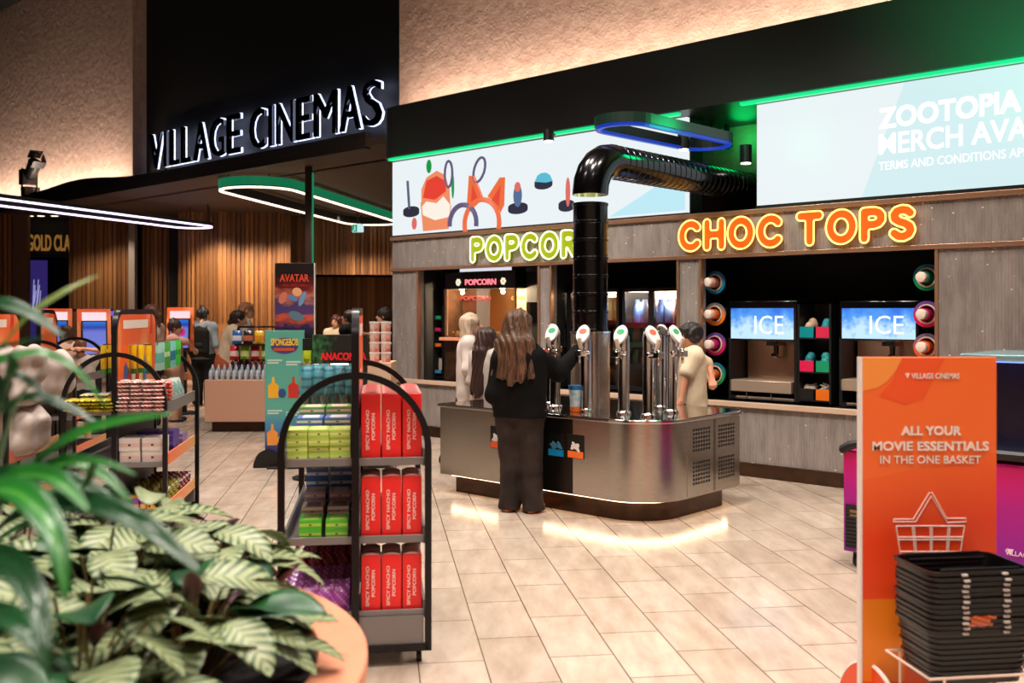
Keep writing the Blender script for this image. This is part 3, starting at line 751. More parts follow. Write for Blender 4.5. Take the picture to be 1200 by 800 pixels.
# the popcorn warmer
b2=WB+.18
pa0,pa1=wa(522,b2),wa(604,b2)
t=thing('popcorn_warmer','glass fronted popcorn warmer with copper back and lit sign in the left niche','machine',wpos(pa0,b2,ZO),WALL)
W=pa1-pa0; zt=wz(560,318,b2)-ZO; zs=wz(560,338,b2)-ZO; zc_=wz(560,394,b2)-ZO
q=MB(); q.box(0,W,0,.75,0,zc_-.06); q.build('base_cabinet',noisy('dark_bronze',(84,58,40),(60,40,28),10,.35,.5),t,smooth=0)
q=MB(); q.box(.0,W,.42,.46,zc_,zt); q.build('copper_back',mat('warm_copper',(214,150,88),.4,.2),t,smooth=0)
q=MB(); q.box(-.02,W+.02,-.10,.1,zc_-.06,zc_-.02); q.build('serving_ledge',mat('lit_ledge',(232,150,110),.4),t,bevel=.004)
q=MB(); q.box(0,W,0,.72,zs,zt); q.build('hood',black,t,smooth=0)
q=MB(); q.box(.22*W,.95*W,-.004,0,zt+.002,zt+.07); q.build('menu_light',emis('menu_light',(226,226,240),.9),t,smooth=0)
q=MB(); text(q,'POPCORN',W*.52,-.004,zs+.045,W*.44,.075,.02,.006); q.build('sign_lettering',emis('pink_sign',(255,120,130),1.5),t,smooth=0)
for sx_ in (.2,.84):
    q=MB(); rr=random.Random(3)
    for i in range(6): q.ball((W*sx_+.028*math.cos(i),-.008,zs+.085+.028*math.sin(i)),(.02,.01,.02),8,6)
    q.build('popped_kernel_emblem',emis('kernel',(255,235,205),1.),t)
for sx_ in (.2,.78):
    q=MB(); q.cyl((W*sx_,.06,zs-.012),(W*sx_,.06,zs),.035,.035,14); q.build('warming_lamp',emis('warm_lamp',(255,226,180),9),t)
for x in (0,W*.98):
    q=MB(); q.box(x,x+.022,0,.03,zc_,zs); q.build('corner_post',copper,t,smooth=0)
q=MB(); q.box(.02,W*.98,.008,.014,zc_,zs); q.build('glass_pane',mat('clear_glass',(255,255,255),.02,trans=1.),t,smooth=0)
q=MB(); q.box(W*.02,W*.22,.30,.40,zc_,zs*.98); q.build('kettle_post',noisy('kettle_bronze',(90,54,40),(60,36,28),8,.4,.5),t,smooth=0)
q=MB(); q.box(W*.24,W*.42,.28,.3,zc_+.1,zs); q.build('white_notice',col((226,222,230),.5),t,smooth=0)
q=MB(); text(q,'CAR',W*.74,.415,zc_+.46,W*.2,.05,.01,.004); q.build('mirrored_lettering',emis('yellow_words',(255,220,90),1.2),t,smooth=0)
q=MB(); text(q,'POPCORN',W*.24,.26,zc_+.46,W*.45,.06,.02,.004); q.build('sign_reflection',emis('pink_red',(240,70,60),1.0),t,smooth=0)  # glowing lettering stands in for the sign's reflection
rr=random.Random(5); q=MB()
for i in range(260): q.ball((rr.uniform(.06,W-.06),rr.uniform(.06,.38),zc_+rr.uniform(0,.05)),rr.uniform(.012,.02),6,4)
o=q.build('popcorn',col((244,216,160),.8),t); o['kind']='stuff'
q=MB(); q.box(wa(499,b2)-pa0-.0,wa(521,b2)-pa0,.1,.6,wz(510,352,b2)-ZO,zt); q=None
t=thing('bronze_pillar','slim bronze cabinet pillar between the supply shelf and the popcorn warmer','cabinet',wpos(wa(520,b2+.1),b2+.1,ZO),WALL)
q=MB(); q.box(0,.085,0,.4,0,wz(524,338,b2+.1)-ZO); q.build('side_panel',noisy('dark_bronze',(84,58,40),(60,40,28),10,.35,.5),t,smooth=0)
q=MB(); q.box(.01,.075,-.008,0,.1,.5); q.build('lower_door',black,t,smooth=0)
t=thing('dark_cabinet','tall dark cabinet right of the popcorn warmer','cabinet',wpos(pa1+.04,b2+.15,ZO),WALL)
q=MB(); q.box(0,wa(637,b2+.15)-pa1-.04,0,.5,0,1.43); q.build('carcass',black,t,smooth=0); q=MB(); q.box(.02,.3,-.01,0,.75,1.0); q.build('door_panel',blackg,t,smooth=0)
# ================================================================== niche 2: two lit glass door cabinets
def cabinet(label,a0,a1,b,z1,doors,cols,lit,seed,kindlab,strips,levels):
    t=thing('display_cabinet',label,'cabinet',wpos(a0,b,ZO),WALL); W=a1-a0; Hh=z1-ZO; rr=random.Random(seed)
    q=MB(); q.box(0,.02,0,.5,0,Hh); q.box(W-.02,W,0,.5,0,Hh); q.box(0,W,0,.5,Hh-.02,Hh); q.box(0,W,0,.5,0,.02); q.build('carcass',black,t,smooth=0)
    q=MB(); q.box(0,W,.5,.52,0,Hh); q.build('back_panel',col((206,206,214) if lit[2]>200 else (240,214,176),.5),t,smooth=0)
    q=MB(); q.box(.03,W-.03,.05,.5,Hh-.04,Hh-.022); q.build('light_tube',emis('cab_light',lit,9),t,smooth=0)
    dw=W/doors
    for i in range(doors):
        q=MB(); x0=i*dw
        q.box(x0,x0+.035,-.03,0,0,Hh); q.box(x0+dw-.035,x0+dw,-.03,0,0,Hh); q.box(x0,x0+dw,-.03,0,Hh-.04,Hh); q.box(x0,x0+dw,-.03,0,0,.05); D=q.build('door',black,t,smooth=0)
        q=MB(); q.box(x0+.035,x0+dw-.035,-.018,-.012,.05,Hh-.04); q.build('pane',mat('clear_glass',(255,255,255),.02,trans=1.),D,smooth=0)
        q=MB(); q.box(x0+dw-.055,x0+dw-.04,-.06,-.045,.4*Hh,.6*Hh); q.build('handle',chrome,D,smooth=0)
    for z,strip in zip(levels,strips):
        q=MB(); q.box(.02,W-.02,.02,.5,z-.012,z); S_=q.build('shelf_board',black,t,smooth=0)
        q=MB(); q.box(.02,W-.02,.004,.02,z-.05,z+.01); q.build('price_strip',col(strip,.4),S_,smooth=0)
    return t,W,Hh,levels
zc2=wz(720,338,WB+.3)
bq=WB+.34
ca0,ca1=wa(640,bq),wa(758-28,bq)
tc,Wc,Hc,lev=cabinet('lit glass cabinet of orange and white snack boxes behind the duct','a' and wa(641,bq),wa(727,bq),bq,zc2,3,None,(255,226,190),4,'box',[(236,96,30)]*3,[wz(690,py,bq)-ZO for py in (428,403,376)])
cabs=[(tc,wa(641,bq),Wc,lev)]
bx=MB(); bx.box(-.06,.06,0,.08,0,.17); bx=bx
cl=[(246,236,214),(252,214,120),(250,170,70),(60,170,170),(255,240,220),(244,120,50)]
cnt=0
def snack(label,c,a,b,z,w,h,g):
    q=MB(); q.box(-w/2,w/2,0,.08,0,h,0); q.box(-w/2+.004,w/2-.004,-.001,0,h*.45,h*.8,1); o=q.build('snack_box',[col(c,.5),col((min(255,c[0]+40),min(255,c[1]+30),c[2]//2+90),.5)],None,smooth=0,loc=wpos(a,b,z),rz=WALL); tag(o,label,'box',g)
for li,z in enumerate(lev):
    n=8
    for i in range(n):
        if z-ZO<0: continue
        a=wa(641,bq)+.11+i*(Wc-.2)/(n-1)
        snack('snack box %s, %s shelf of the orange cabinet'%(od(i,n),['lowest','middle','highest'][li]),cl[(i*2+li*3)%6],a,bq+.06,ZO+z+.002,.12,[.16,.17,.27][li],'snack boxes behind glass')
b4=WB+.34
td,Wd,Hd,lev2=cabinet('glass cabinet of silver pouches and pink shelf strips right of the duct',wa(731,b4),wa(800,b4),b4,zc2,2,None,(210,225,255),5,'pouch',[(30,90,120),(20,150,90),(214,20,84)],[wz(765,py,b4)-ZO for py in (428,402,379)])
for li,z in enumerate(lev2):
    n=6
    for i in range(n):
        a=wa(731,b4)+.12+i*(Wd-.24)/(n-1)
        hh=.2
        V=[];q=MB(); k_=1.4 if li>1 else .85; q.lathe([(.045,0),(.055,.03*k_),(.055,.12*k_),(.03,.16*k_),(.028,.185*k_),(.03,.19*k_)],12)
        c=[(150,170,200),(190,205,225),(120,140,180)][(i+li)%3] if li>1 else [(40,150,100),(190,120,90),(90,110,130)][(i+li)%3]
        o=q.build('silver_pouch' if li>1 else 'syrup_jar',mat('foil_%d'%c[0],c,.25,.15)); o.location=wpos(a,b4+.09,ZO+z+.002)
        tag(o,('silver pouch' if li>1 else 'syrup jar')+' %s, %s shelf of the cabinet right of the duct'%(od(i,n),['lowest','middle','highest'][li]),'jar','jars and pouches behind glass')
# ================================================================== niche 3: frozen drink machines
ice=mat('ice_screen',(20,40,90),.3); n_,l_,b_=nt(ice)
iv=coords(ice,(1,1,1)); f1=noise(ice,iv,7,5,.6)
gn=n_.new('ShaderNodeSeparateXYZ'); l_.new(iv,gn.inputs[0])
ma=n_.new('ShaderNodeMath'); ma.operation='MULTIPLY_ADD'; l_.new(gn.outputs['Z'],ma.inputs[0]); ma.inputs[1].default_value=-1.9; ad_=n_.new('ShaderNodeMath'); ad_.operation='ADD'; l_.new(f1,ad_.inputs[0]); ad_.inputs[1].default_value=1.42; l_.new(ad_.outputs[0],ma.inputs[2])
setcol(ice,ramp(ice,ma.outputs[0],[(.0,(40,104,216)),(.36,(84,156,236)),(.58,(196,230,252))]),True); b_.inputs['Emission Strength'].default_value=1.0
def slush(label,px0,px1,b):
    a0,a1=wa(px0,b),wa(px1,b); W=a1-a0; pm=(px0+px1)/2
    t=thing('slush_machine',label,'machine',wpos(a0,b,ZO),WALL)
    z=lambda py: wz(pm,py,b)-ZO
    zs0,zs1=z(397),z(361); zt=z(352); zm0=z(446); zr0,zr1=z(460),z(446)
    q=MB(); q.box(-.03,W+.03,0,.55,zs0-.02,zt); q.build('hood',blackg,t,bevel=.012)
    q=MB(); q.box(0,W,-.008,0,zs0,zs1,tf=None); s_=q.build('screen',ice,t,smooth=0,loc=(0,0,0)); 
    q=MB(); text(q,'ICE',W*.62,-.009,zs0+(zs1-zs0)*.16,W*.46,(zs1-zs0)*.6,-.005,.003); q.build('lettering',emis('ice_white',(250,252,255),1.15),s_,smooth=0)
    q=MB(); q.box(.02,W-.0,.30,.34,zm0,zs0-.02); q.build('mirror_panel',mat('amber_steel',(196,160,136),.2,.6),t,smooth=0)
    for x in (-.03,W+.005):
        q=MB(); q.box(x,x+.03,.0,.5,0,zs0); q.build('side_panel',black,t,smooth=0)
    q=MB(); q.cyl((W*.58,.20,zs0-.02),(W*.58,.20,zs0-.16),.03,.025,12); q.cyl((W*.58,.12,zs0-.16),(W*.58,.28,zs0-.20),.018,.018,10); q.box(W*.58-.06,W*.58+.06,.1,.3,zs0-.07,zs0-.02); q.build('dispenser_tap',blackg,t,bevel=.004)
    q=MB(); q.box(-.02,W*.96,.0,.42,zr0,zr1); q.build('drip_tray',mat('tray_steel',(206,182,160),.3,.55),t,bevel=.006)
    q=MB(); q.box(-.02,W,.05,.5,0,.03)
    for fx in (.22,.62): q.cyl((W*fx,.04,0.0),(W*fx,.04,zr0),.008,.008,8)
    q.build('stand',chrome,t)
    return t
b3=WB+.22
slush('left frozen drink machine with glowing blue screen in the right niche',857,930,b3)
slush('right frozen drink machine with glowing blue screen, partly behind the orange stand',987,1073,b3)
# lid and spoon bins between the machines
a0,a1=wa(934.5,b3),wa(974,b3)
zr=[wz(953,py,b3) for py in (396,436,469)]
shelf_unit('black open bin rack between the two frozen drink machines',a0,a1,b3,zr,wz(953,356,b3))
bin_c=[[((0,140,150),(206,170,140),'teal','cup sleeves'),((214,40,80),(20,140,150),'red','cup sleeves')],[((222,30,84),(20,120,130),'pink','domed lids'),((20,150,104),(20,140,140),'green','domed lids')],[((30,26,26),(210,190,172),'black','straws'),((240,116,24),(206,196,186),'orange','straws')]]
for r_ in range(3):
    for c_ in range(2):
        strip,cont,nm,what=bin_c[r_][c_]; w=(a1-a0)/2; x=a0+.02+c_*w*.97
        t=thing('supply_bin','%s fronted bin of %s in the %s row between the drink machines'%(nm,what,['top','middle','bottom'][r_]),'bin',wpos(x,b3+.005,zr[r_]+.003),WALL,'bins between the drink machines')
        w-=.03
        q=MB(); q.box(0,w,0,.012,0,.105); q.build('front_label',col(strip,.4),t,smooth=0)
        q=MB(); q.box(0,w,.012,.28,0,.01); q.box(0,.006,.012,.28,.01,.1); q.box(w-.006,w,.012,.28,.01,.1); q.build('bin_body',black,t,smooth=0)
        rr=random.Random(r_*7+c_); q=MB()
        for i in range(9 if r_<2 else 26):
            cx,cy,cz=rr.uniform(.06,w-.06),rr.uniform(.06,.16),rr.uniform(.06,.13)
            if r_<2: q.lathe([(.04,0),(.045,.02),(.03,.05),(.012,.06)],10,(cx,cy,cz),tf=None)
            else: q.tube([(cx-.05,cy,cz+rr.uniform(-.02,.04)),(cx+.05,cy+.01,cz+rr.uniform(-.02,.04))],.007,6)
        o=q.build('bin_contents',col(cont,.6),t); o['kind']='stuff'
# cup tubes at both sides
def cup_tube(label,px,py,b,c,cc):
    t=thing('cup_dispenser',label,'cup dispenser',wpos(wa(px,b),b,wz(px,py,b)),WALL,'round cup dispensers beside the drink machines')
    m1=mat('ring_%d_%d_%d'%c,c,.35)
    if not m1.get('done'):
        m1['done']=1; n,l,bb=nt(m1); v=coords(m1); s=n.new('ShaderNodeSeparateXYZ'); l.new(v,s.inputs[0])
        f=n.new('ShaderNodeMath'); f.operation='MULTIPLY_ADD'; l.new(s.outputs['Z'],f.inputs[0]); f.inputs[1].default_value=3.2; f.inputs[2].default_value=.5
        setcol(m1,ramp(m1,f.outputs[0],[(.35,c),(.75,tuple(int(x*.4+y*.6) for x,y in zip(c,(40,110,190))))]))
    q=MB()
    pr=[(.078,.0),(.118,.0),(.118,.025),(.078,.025)]
    q.lathe(pr+[(.078,.0)],32,tf=Matrix.Rotation(R(90),4,'X')); q.build('outer_ring',m1,t)
    q=MB(); q.torus((0,-.028,0),.082,.008,'y'); q.build('inner_rim',col((226,190,170),.4),t)
    q=MB(); q.cyl((0,.0,0),(0,.3,0),.077,.077,24); q.build('tube_body',black,t)
    q=MB(); q.lathe([(.044,-.1),(.050,.06),(.053,.08)]+[(.055,.10)],20,tf=Matrix.Rotation(R(90),4,'X')); q.build('cup_stack',col(cc,.4),t)
    q=MB(); q.lathe([(.0415,.10),(.046,.13),(.046,.165),(.043,.17),(.04,.172)],20,tf=Matrix.Rotation(R(90),4,'X')); o=q.build('cup_base',col((238,216,200),.5),t)
    return t
b5=WB+.2
wh=['topmost','second from top','third from top','lowest']
for i,(py,c,cc,nm) in enumerate(((331,(0,140,180),(206,128,104),'blue'),(368,(244,130,20),(236,120,60),'orange'),(403,(220,20,110),(190,30,110),'pink'),(438,(20,150,80),(226,110,60),'green'))):
    cup_tube('%s ringed cup dispenser, %s in the column beside the boy'%(nm,wh[i]),839,py,b5,c,cc)
for i,(py,c,cc,nm) in enumerate(((325,(0,140,84),(0,110,84),'green'),(368,(222,20,90),(176,20,80),'pink'),(406,(240,90,40),(216,84,24),'orange'),(446,(0,140,180),(190,120,100),'blue'))):
    cup_tube('%s ringed cup dispenser, %s in the column at the far right'%(nm,wh[i]),1087,py,b5,c,cc)
# ================================================================== people
def hairmat(name,c1,c2):
    if name in MATS: return MATS[name]
    m=mat(name,c1,.42); f=noise(m,coords(m,(60,60,5)),1.6,5); setcol(m,ramp(m,f,[(.35,c1),(.68,c2)])); bump(m,f,.8,.012); return m
def cloth(name,c,c2=None,bs=.35):
    if name in MATS: return MATS[name]
    c2=c2 or tuple(int(x*.88) for x in c)
    m=mat(name,c,.85,spec=.15); f=noise(m,coords(m),5,5); setcol(m,ramp(m,f,[(.3,c2),(.7,c)])); f2=noise(m,coords(m,(1,1,.4)),9,3); bump(m,f2,bs,.02); return m
def lerp(a,b,t): return tuple(a[i]+(b[i]-a[i])*t for i in range(3))
def person(label,loc,rz,H,hair=('short',(50,34,26),(30,20,16)),top=None,bottom=None,skin=(214,160,132),h=.010,pose=None,head=0.,hands=True,shoes=(30,28,28),lean=0.,tilt=0.,folds=.005,world=None):
    t=thing('person',label,'person',loc,R(rz))
    J=dict(nk=(0,-.012,.845),shL=(-.108,-.01,.808),shR=(.108,-.01,.808),elL=(-.145,-.025,.625),elR=(.145,-.025,.625),wrL=(-.15,.045,.478),wrR=(.15,.045,.478),
        hpL=(-.055,0,.515),hpR=(.055,0,.515),knL=(-.06,.018,.285),knR=(.06,.018,.285),anL=(-.062,-.012,.045),anR=(.062,-.012,.045),hd=(0,.008,.932))
    for k,v in (pose or {}).items(): J[k]=v
    J={k:tuple(c*H for c in v) for k,v in J.items()}
    if world:
        c_,s_=math.cos(-R(rz)),math.sin(-R(rz))
        for k,v in world.items():
            dx,dy=v[0]-loc[0],v[1]-loc[1]; J[k]=(dx*c_-dy*s_,dx*s_+dy*c_,v[2])
    if lean:   # bend the upper body forward about the hips
        pv=(0,0,.52*H); ca,sa=math.cos(R(lean)),math.sin(R(lean))
        for k in ('nk','shL','shR','elL','elR','wrL','wrR','hd'):
            if world and k in world: continue
            x,y,z=J[k]; y-=pv[1]; z-=pv[2]; J[k]=(x,y*ca+z*sa+pv[1],-y*sa+z*ca+pv[2])
    hr=R(head); hx,hy=math.cos(hr),math.sin(hr); hd=J['hd']
    def hp(x,y,z):   # head-local point (y towards the face)
        if tilt: ct,st=math.cos(R(tilt)),math.sin(R(tilt)); y,z=y*ct+z*st,-y*st+z*ct
        return (hd[0]+(x*hx-y*hy)*H, hd[1]+(x*hy+y*hx)*H, hd[2]+z*H)
    B=[('c',J['hpL'],J['hpR'],.065*H,.065*H),('c',(0,0,.53*H),lerp((0,0,.53*H),J['nk'],.7),.07*H,.075*H),('c',J['shL'],J['shR'],.042*H,.042*H),('c',lerp((0,0,.53*H),J['nk'],.75),J['nk'],.06*H,.034*H),
       ('c',J['nk'],hp(0,-.008,-.03),.034*H,.031*H),
       ('e',hp(0,-.004,.012),(.047*H,.058*H,.056*H),hr),('e',hp(0,.014,-.028),(.037*H,.042*H,.042*H),hr),
       ('c',hp(0,.052,.004),hp(0,.068,-.014),.006*H,.0085*H),('c',hp(-.049,-.004,-.004),hp(-.047,-.006,-.018),.009*H,.006*H),('c',hp(.049,-.004,-.004),hp(.047,-.006,-.018),.009*H,.006*H),
       ('e',hp(0,.046,-.041),(.016*H,.010*H,.008*H),hr),('e',hp(0,.040,-.058),(.016*H,.016*H,.011*H),hr),
       ('-e',hp(.021,.058,.004),(.011*H,.008*H,.006*H),hr),('-e',hp(-.021,.058,.004),(.011*H,.008*H,.006*H),hr)]
    for s in 'LR':
        B+=[('c',J['sh'+s],J['el'+s],.032*H,.025*H),('c',J['el'+s],J['wr'+s],.025*H,.0155*H),('c',J['hp'+s],J['kn'+s],.058*H,.036*H),('c',J['kn'+s],J['an'+s],.036*H,.022*H),
            ('c',J['an'+s],(J['an'+s][0],J['an'+s][1]+.085*H,.018*H),.022*H,.015*H)]
        if hands:
            w=Vector(J['wr'+s]); d=(w-Vector(J['el'+s])).normalized(); sd=1 if s=='R' else -1
            p=d.cross(Vector((0,0,1)));
            if p.length<.3: p=d.cross(Vector((1,0,0)))
            p.normalize(); q_=d.cross(p).normalized()
            if abs(d.z)>.6: p,q_=Vector((0,1,0))-d*d.y,None; p.normalize(); q_=d.cross(p).normalized()*(1 if s=='R' else -1); 
            k=w+d*.052*H
            for o_ in (-.011,.0,.011): B.append(('c',tuple(w+p*o_*H*.6),tuple(k+p*o_*H*1.25),.0105*H,.0088*H))
            rf=max(.0052*H,h*.75)
            for i,(o_,ln) in enumerate(((.0195,.036),(.0065,.042),(-.0065,.040),(-.0195,.030))):
                b0=k+p*o_*H; b1=b0+(d*.85+q_*.35).normalized()*ln*.55*H; b2_=b1+(d*.45+q_*.85).normalized()*ln*.55*H
                B+=[('c',tuple(b0),tuple(b1),rf,rf*.95),('c',tuple(b1),tuple(b2_),rf*.95,rf*.8)]
            th0=w+d*.016*H+p*.016*H; th1=th0+(d*.5+p*.8+q_*.3).normalized()*.026*H; th2=th1+(d*.9+q_*.4+p*.1).normalized()*.02*H
            B+=[('c',tuple(th0),tuple(th1),rf*1.25,rf),('c',tuple(th1),tuple(th2),rf,rf*.85)]
    sk=mat('skin_%d'%skin[0],skin,.5); sk.node_tree.nodes['Principled BSDF'].inputs['Subsurface Weight'].default_value=.0
    lip=mat('lips_%d'%skin[0],(int(skin[0]*.82),int(skin[1]*.6),int(skin[2]*.6)),.45); eye=mat('eye_dark',(34,24,22),.2)
    def paint(Cn):
        m=np.zeros(len(Cn))
        for sx_ in (-1,1):
            e=np.array(hp(.021*sx_,.052,.004)); d=np.linalg.norm(Cn-e,axis=1); m[d<.0095*H]=2
            e=np.array(hp(.022*sx_,.054,.018)); dd=Cn-e; m[(np.abs(dd[:,2])<.0032*H)&(np.hypot(dd[:,0],dd[:,1])<.014*H)]=2
        e=np.array(hp(0,.055,-.041)); dd=Cn-e; m[(np.abs(dd[:,2])<.0065*H)&(np.hypot(dd[:,0],dd[:,1])<.017*H)]=1
        return m
    sdf_obj('body',B,h,[sk,lip,eye],t,k=.012*H,paint=paint)
    def wob(X,Y,Z): return folds*(np.sin(31*Z+9*X+3*np.sin(17*Y))*.5+np.sin(19*Z-23*X+11*Y+2*np.sin(9*Z)))*.6
    if bottom:
        c=bottom; hem=c.get('hem',.022)*H; w1=c.get('hip',.078)*H; w2=c.get('knee',.055)*H; w3=c.get('cuff',.05)*H; zt=c.get('top',.60)*H
        Q=[('c',J['hpL'],J['hpR'],w1,w1),('c',(-.035*H,0,.53*H),(-.035*H,0,zt),w1*.95,w1*.85),('c',(.035*H,0,.53*H),(.035*H,0,zt),w1*.95,w1*.85)]
        for s in 'LR':
            kn=J['kn'+s]; an=(J['an'+s][0],J['an'+s][1]+.012*H,.0)
            Q+=[('c',J['hp'+s],kn,w1*.92,w2),('c',kn,an,w2,w3)]
        sdf_obj(c.get('name','trousers'),Q,h,c['mat'],t,cuts=[((0,0,hem),(0,0,-1)),((0,0,zt),(0,0,1))],k=.018*H,wob=wob)
    if top:
        c=top; zh=c.get('hem',.50)*H; w=c.get('w',.072)*H; wh=c.get('wh',w/H)*H; sl=c.get('sleeve',.032)*H; end=c.get('end',1.0)
        ch=lerp((0,0,.53*H),J['nk'],.72); o=.058*H
        lo_=(0,0,zh-.05*H)
        Q=[('c',(ch[0]-o,ch[1],ch[2]),(lo_[0]-o*.9,lo_[1],lo_[2]),w,wh),('c',(ch[0]+o,ch[1],ch[2]),(lo_[0]+o*.9,lo_[1],lo_[2]),w,wh),('c',(ch[0],ch[1],ch[2]+.02*H),lo_,w*1.04,wh*1.04),('c',J['shL'],J['shR'],.050*H,.050*H),
           ('c',lerp(J['shL'],J['nk'],.55),lerp(J['shR'],J['nk'],.55),.046*H,.046*H)]
        for s in 'LR':
            S_,E_,W_=J['sh'+s],J['el'+s],J['wr'+s]
            if end<=1: Q.append(('c',S_,lerp(S_,E_,end),.046*H,sl))
            else: Q+=[('c',S_,E_,.046*H,sl),('c',E_,lerp(E_,W_,end-1),sl,sl*c.get('taper',.8))]
        Q.append(('-c',J['nk'],hp(0,0,-.03),.036*H,.036*H))
        T=sdf_obj(c.get('name','shirt'),Q,h,c['mat'],t,cuts=[((0,0,zh),(0,0,-1))] if not lean else [((0,0,zh),(0,-math.sin(R(lean))*.4,-1))],k=.022*H,wob=wob)
        if c.get('collar'):
            q=MB(); q.torus((J['nk'][0],J['nk'][1],J['nk'][2]-.012*H),.043*H,.008*H,'z',20,6); q.build('collar',c['collar'],T)
    if shoes:
        for s in 'LR':
            a=J['an'+s]
            sdf_obj('shoe',[('c',(a[0],a[1]-.012*H,.024*H),(a[0],a[1]+.09*H,.020*H),.028*H,.023*H),('c',(a[0],a[1]-.01*H,.04*H),(a[0],a[1]+.02*H,.035*H),.027*H,.022*H)],max(h*.8,.007),col(shoes,.5),t,cuts=[((0,0,.002),(0,0,-1))],k=.012)
    # hair
    kind=hair[0]; hm=hairmat('hair_%d_%d'%(hair[1][0],hair[1][2]),hair[1],hair[2])
    if kind!='none':
        g=.004 if kind in('short','cap') else .008
        Q=[('e',hp(0,-.012,.018),((.050+g)*H,(.060+g)*H,(.057+g)*H),hr)]
        if kind=='short': Q+=[('c',hp(-.035,-.035,-.01),hp(.035,-.035,-.01),.028*H,.028*H),('c',hp(-.03,.035,.048),hp(.03,.038,.046),.016*H,.016*H)]
        if kind=='bob': 
            for x,y in ((-.050,-.016),(-.046,-.034),(-.018,-.05),(.018,-.05),(.046,-.034),(.050,-.016)): Q.append(('c',hp(x*.9,y,.03),hp(x*1.12,y*1.05,-.078),.026*H,.021*H))
        if kind=='long':
            L=hair[3]; sp=hair[4] if len(hair)>4 else 1.
            for x in (-.028,0,.028): Q.append(('c',hp(x,-.045,-.02),hp(x*1.6*sp**.5,-.085,-L*.86),.034*H,.026*H*sp**.5))
            for i,(x,y) in enumerate(((-.05,-.012),(-.036,-.042),(-.013,-.054),(.013,-.054),(.036,-.042),(.05,-.012))):
                m_=hp(x*1.15*sp**.5,y*1.2-.022,-.09); e=hp(x*1.3*sp+.006*math.sin(i*3),y*1.15-.055,-L*(1-.06*(i%3)))
                Q+=[('c',hp(x*.9,y,.03),m_,.027*H,.024*H),('c',m_,e,.025*H*sp**.5,.015*H)]
        if kind=='bun': Q.append(('e',hp(0,-.03,.075),(.028*H,.028*H,.024*H),0)); Q.append(('c',hp(-.03,-.045,-.01),hp(.03,-.045,-.01),.022*H,.022*H))
        if kind=='tied': Q+=[('c',hp(0,-.06,.01),hp(0,-.085,-.01),.022*H,.02*H),('c',hp(0,-.085,-.01),hp(0,-.075,-.10),.02*H,.010*H),('c',hp(-.03,-.04,-.01),hp(.03,-.04,-.01),.022*H,.022*H)]
        if kind=='fringe': Q+=[('c',hp(-.034,-.03,-.02),hp(.034,-.03,-.02),.024*H,.024*H),('c',hp(-.032,.04,.034),hp(.032,.044,.034),.018*H,.018*H),('c',hp(-.048,.0,.0),hp(-.046,.0,-.01),.014*H,.01*H),('c',hp(.048,.0,.0),hp(.046,.0,-.01),.014*H,.01*H)]
        cut=[('-e',hp(0,.078,-.028),(.043*H,.052*H,.066*H),hr)]
        if kind in('short','fringe'): cut=[('-e',hp(0,.082,-.03),(.050*H,.052*H,.058*H),hr)]
        sdf_obj('hair',Q+cut,h*.9,hm,t,k=(.024 if kind=='long' else .014)*H,wob=lambda X,Y,Z: .0045*np.sin(110*X+70*Y+5*np.sin(9*Z))+.003*np.sin(14*Z+40*X+20*Y))
    return t
def W2(px,py,Y): v=P(px,py,Y); return (v.x,v.y,v.z)
def at(px,Y): v=P(px,365,Y); return (v.x,v.y,0)
blackknit=cloth('black_knit',(15,14,14),(10,9,9)); denim=cloth('washed_black_denim',(62,52,48),(40,34,32)); whitecot=cloth('white_cotton',(214,200,192)); cream=cloth('cream_cotton',(232,210,178))
person('woman seen from behind in black sweater and dark wide jeans reaching for a drink tap',at(609,8.0),-28,1.625,('long',(38,25,20),(122,84,58),.285,1.9),
    dict(mat=blackknit,name='sweater',hem=.475,w=.090,wh=.088,sleeve=.046,end=1.9,taper=.72),dict(mat=denim,name='jeans',hip=.086,knee=.053,cuff=.056,hem=.012,top=.56),h=.008,shoes=(196,110,80),
    world={'shR':W2(637,424,8.02),'elR':W2(655,436,8.05),'wrR':W2(679,408,8.2),'shL':W2(588,424,8.0),'elL':W2(580,462,7.98),'wrL':W2(598,475,8.2),'anL':W2(596,594,8.03),'anR':W2(624,596,7.98),'knL':W2(599,548,8.02),'knR':W2(622,548,7.98)},folds=.007,head=-12)
person('older woman with grey bob and white shirt standing behind the steel island',at(551,10.45),-88,1.585,('bob',(176,150,124),(206,184,160)),
    dict(mat=whitecot,hem=.42,w=.078,wh=.09,sleeve=.038,end=1.8,collar=col((40,38,40),.7)),dict(mat=cloth('grey_trousers',(66,58,54)),hip=.075),skin=(218,164,140),h=.0085,world={'elR':W2(548,432,10.2),'wrR':W2(566,446,10.35),'anR':W2(521,534,10.55),'knR':W2(536,492,10.4)})
person('girl with long straight dark hair in pale shirt beside the older woman',at(571,9.95),-50,1.45,('long',(40,24,20),(62,36,28),.40,.9),
    dict(mat=cloth('pale_grey_cotton',(190,178,170)),hem=.44,w=.074,wh=.086,sleeve=.036,end=1.5),dict(mat=cloth('dark_leggings',(40,34,34)),hip=.07),h=.0085)
person('boy in cream shirt and short black hair standing behind the island taps',at(810,9.05),88,1.505,('fringe',(24,20,20),(44,36,34)),
    dict(mat=cream,hem=.40,w=.078,wh=.088,sleeve=.048,end=.82),dict(mat=cloth('dark_shorts',(40,38,40)),hip=.08,hem=.26,knee=.075,cuff=.07,name='shorts'),skin=(216,150,118),h=.008,
    world={'elL':W2(803,440,8.85),'wrL':W2(798,470,8.83),'elR':W2(831,428,9.25),'wrR':W2(834,443,9.05)})
